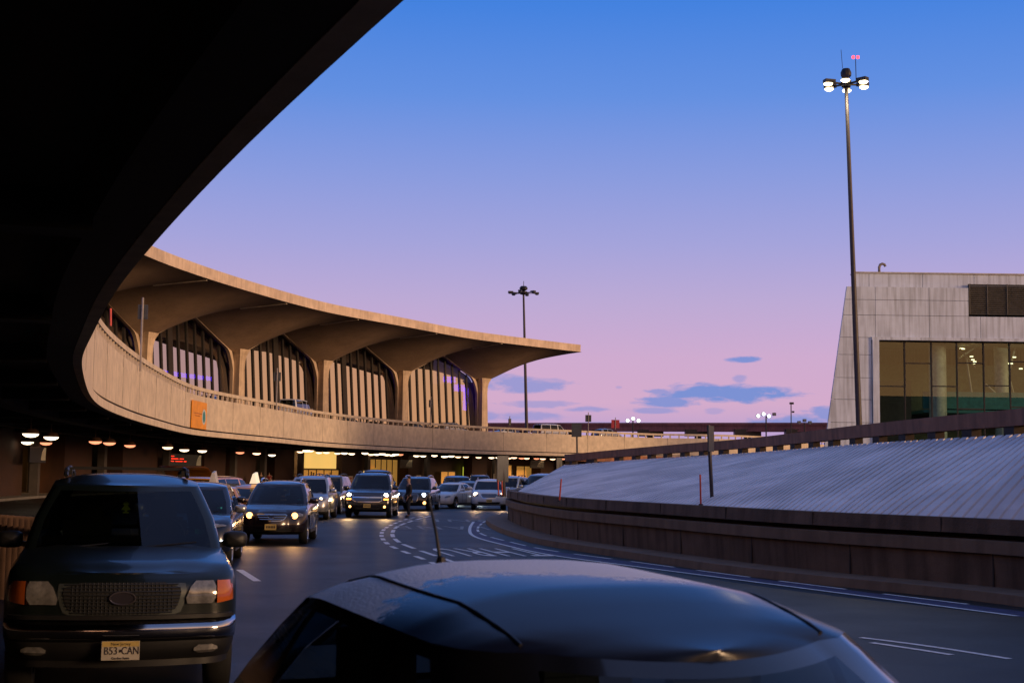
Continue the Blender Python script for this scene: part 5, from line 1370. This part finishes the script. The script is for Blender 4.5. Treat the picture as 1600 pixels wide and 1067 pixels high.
def headbeams(car, x, z, e, col):
    for sg in (-1, 1):
        l = bpy.data.lights.new('headlamp_beam', 'SPOT'); l.energy = e; l.color = col; l.spot_size = R(75); l.spot_blend = .8; l.shadow_soft_size = .06
        o = bpy.data.objects.new('headlamp_beam', l); C.objects.link(o); o.parent = car.root; o.location = (sg*x, car.fy(x, z)-.12, z); o.rotation_euler = (R(90-14), 0, R(180))
headbeams(s4, .6, .765, 38, (1,.5,.18)); headbeams(s8, .79, .8, 75, (1,.6,.26)); headbeams(s9, .68, .82, 60, (1,.6,.3)); headbeams(s13, .73, .85, 50, (1,.6,.3)); headbeams(s12, .66, .67, 30, (.8,.9,.8))

# ================================================================== PEOPLE
skin = mat('skin', (.35,.20,.14), rough=.6); jacket = mat('dark_jacket', (.025,.02,.018), rough=.9); trous = mat('dark_trousers', (.02,.022,.03), rough=.9); hair_m = mat('hair_dark', (.02,.012,.01), rough=.8)
redj = mat('red_jacket', (.20,.02,.02), rough=.85)
def skinmesh(name, joints, edges, mt_, parent, lv=1):
    me = bpy.data.meshes.new(name); me.from_pydata([j[:3] for j in joints], edges, []); o = bpy.data.objects.new(name, me); C.objects.link(o)
    md = o.modifiers.new('skin', 'SKIN'); md.use_smooth_shade = True
    for v, j in zip(me.skin_vertices[0].data, joints): v.radius = (j[3], j[4] if len(j) > 4 else j[3])
    me.skin_vertices[0].data[0].use_root = True
    o.modifiers.new('sub', 'SUBSURF').levels = lv; o.modifiers['sub'].render_levels = lv
    dg = bpy.context.evaluated_depsgraph_get(); m2 = bpy.data.meshes.new_from_object(o.evaluated_get(dg)); o.modifiers.clear(); o.data = m2; m2.materials.clear(); m2.materials.append(mt_); m2.name = name
    for p in m2.polygons: p.use_smooth = True
    o.parent = parent; return o
def person(label, jm_, tm_, walk=.12, hat=None):
    t = thing('person', label, 'person', group='people around the cars and doors')
    # body: pelvis root, spine, neck, head, arms with hands and fingers, legs, feet
    J = [(0,0,.95,.13,.10),(0,0,1.15,.13,.09),(0,0,1.38,.16,.10),(0,-.01,1.50,.06),(0,-.02,1.58,.07,.085),(0,-.02,1.68,.075,.095),(0,-.02,1.745,.05,.06)]
    Ed = [(0,1),(1,2),(2,3),(3,4),(4,5),(5,6)]
    def add(par, *j): J.append(tuple(j)); Ed.append((par, len(J)-1)); return len(J)-1
    for sx in (-1, 1):
        a = add(2, sx*.19,0,1.40,.055); b = add(a, sx*.24,.03,1.12,.042); c = add(b, sx*.22,-.10,.88,.028); d = add(c, sx*.21,-.13,.80,.032,.02)
        for k in range(4):
            f1 = add(d, sx*.20+(k-1.5)*.018,-.15-.004*k,.74,.009); add(f1, sx*.19+(k-1.5)*.018,-.14,.70+.006*abs(k-1.3),.008)
        th_ = add(c, sx*.175,-.13,.80,.010); add(th_, sx*.165,-.15,.765,.009)
        l1 = add(0, sx*.10,-.01,.88,.095); l2 = add(l1, sx*.11,-.02-walk*sx*.4,.50,.065); l3 = add(l2, sx*.11,.03-walk*sx,.10,.042); add(l3, sx*.12,-.13-walk*sx,.045,.04,.035)
    skinmesh('body', J, Ed, skin, t, 1)
    K_ = [(0,0,.86,.19,.14),(0,0,1.12,.165,.125),(0,0,1.36,.19,.13),(0,-.01,1.47,.085,.085)]; E2 = [(0,1),(1,2),(2,3)]
    for sx in (-1, 1):
        K_.append((sx*.21,0,1.39,.075)); n0 = len(K_)-1; E2.append((2,n0)); K_.append((sx*.255,.03,1.12,.062)); E2.append((n0,n0+1)); K_.append((sx*.23,-.09,.91,.048)); E2.append((n0+1,n0+2))
    skinmesh('jacket', K_, E2, jm_, t, 1)
    T_ = [(0,0,.92,.15,.12)]; E3 = []
    for sx in (-1, 1):
        n0 = len(T_); T_ += [(sx*.10,-.01,.84,.11),(sx*.11,-.02-walk*sx*.4,.50,.082),(sx*.11,.03-walk*sx,.10,.062)]; E3 += [(0,n0),(n0,n0+1),(n0+1,n0+2)]
    skinmesh('trousers', T_, E3, tm_, t, 1)
    skinmesh('hair', [(0,.02,1.66,.075,.09),(0,.0,1.75,.075,.09),(0,-.04,1.785,.05,.05)], [(0,1),(1,2)], hair_m, t, 1)
    sh = MB()
    for sx in (-1, 1): sh.lathe((sx*.12,-.06-walk*sx,.0), [(.001,.10),(.05,.10),(.06,.05),(.065,.0)], 12)
    sh.build('shoes', trim_m, t)
    # face
    fc = MB(); [fc.lathe((sx*.032,-.112,1.675), [(.001,-.006),(.011,0),(.001,.006)], 8, 'y') for sx in (-1,1)]; fc.box((0,-.10,1.60), (.045,.02,.010)); fc.build('eyes_and_mouth', hair_m, t)
    MB().add([(-.016,-.108,1.625),(.016,-.108,1.625),(0,-.135,1.63),(0,-.108,1.67)], [(0,1,2),(0,2,3),(1,2,3)]).build('nose', skin, t)
    return t
p1 = person('person in dark coat standing on the road beside the black SUV headlamp', jacket, trous, .05)
q = gat(638, 808); p1.location = q; p1.rotation_euler.z = R(-70)
ppl = [(463,792,-9,'dark-clothed person at the left edge of the bright vestibule'), (470,785,60,'person just left of the blue lit notice'), (487,786,-100,'person standing in front of the sliding doors, left of three'),
       (493,788,10,'person in front of the sliding doors, middle of three'), (500,786,140,'person in front of the sliding doors, right of three'), (517,789,30,'person at the right edge of the bright vestibule'),
       (531,787,90,'person beside the dark pier right of the vestibule'), (407,796,20,'person standing behind the taxi with the large rooftop sign'), (421,794,200,'person on the pavement above the dark crossover roof')]
for k, (px, py, a, lab) in enumerate(ppl):
    d = E.find(px, 7.5+(k % 3), 1, lo=75); c = copy_tree(p1); c.location = E.at(d, 7.5+(k % 3), .0); c.location.z = .15 if 7.5+(k%3) >= 9 else 0; c.rotation_euler.z = R(a); c['label'] = lab
    sc_ = .94+.03*(k % 4); c.scale = (sc_, sc_, sc_)
    if k % 3 == 2:
        for ch in c.children:
            if ch.name.startswith('jacket'): ch.data = ch.data.copy(); ch.data.materials[0] = redj if k == 8 else mat('grey_jacket', (.12,.11,.10), rough=.9)

# wooden board fence at the far left beside the green SUV
bf = thing('board_fence', 'low upright pale brown boards at the far left beside the large green SUV', 'fence', (-9.0, 18.2, 0))
for k in range(12):
    x = -6.6+k*.16; MB().box((at_y(-30+k*9, 850, 22-k*.15).x+9.0, 22-k*.15-18.2, .62), (.085,.05,1.25)).build('board', mat('fence_board', (.22,.13,.09), rough=.8, streak=.3), bf)
MB().bar((at_y(-34,850,22.1).x+9.0,3.87,1.05),(at_y(74,850,20.4).x+9.0,2.27,1.05), .04, .09).build('fence_rail', mat('fence_board', (.22,.13,.09)), bf)
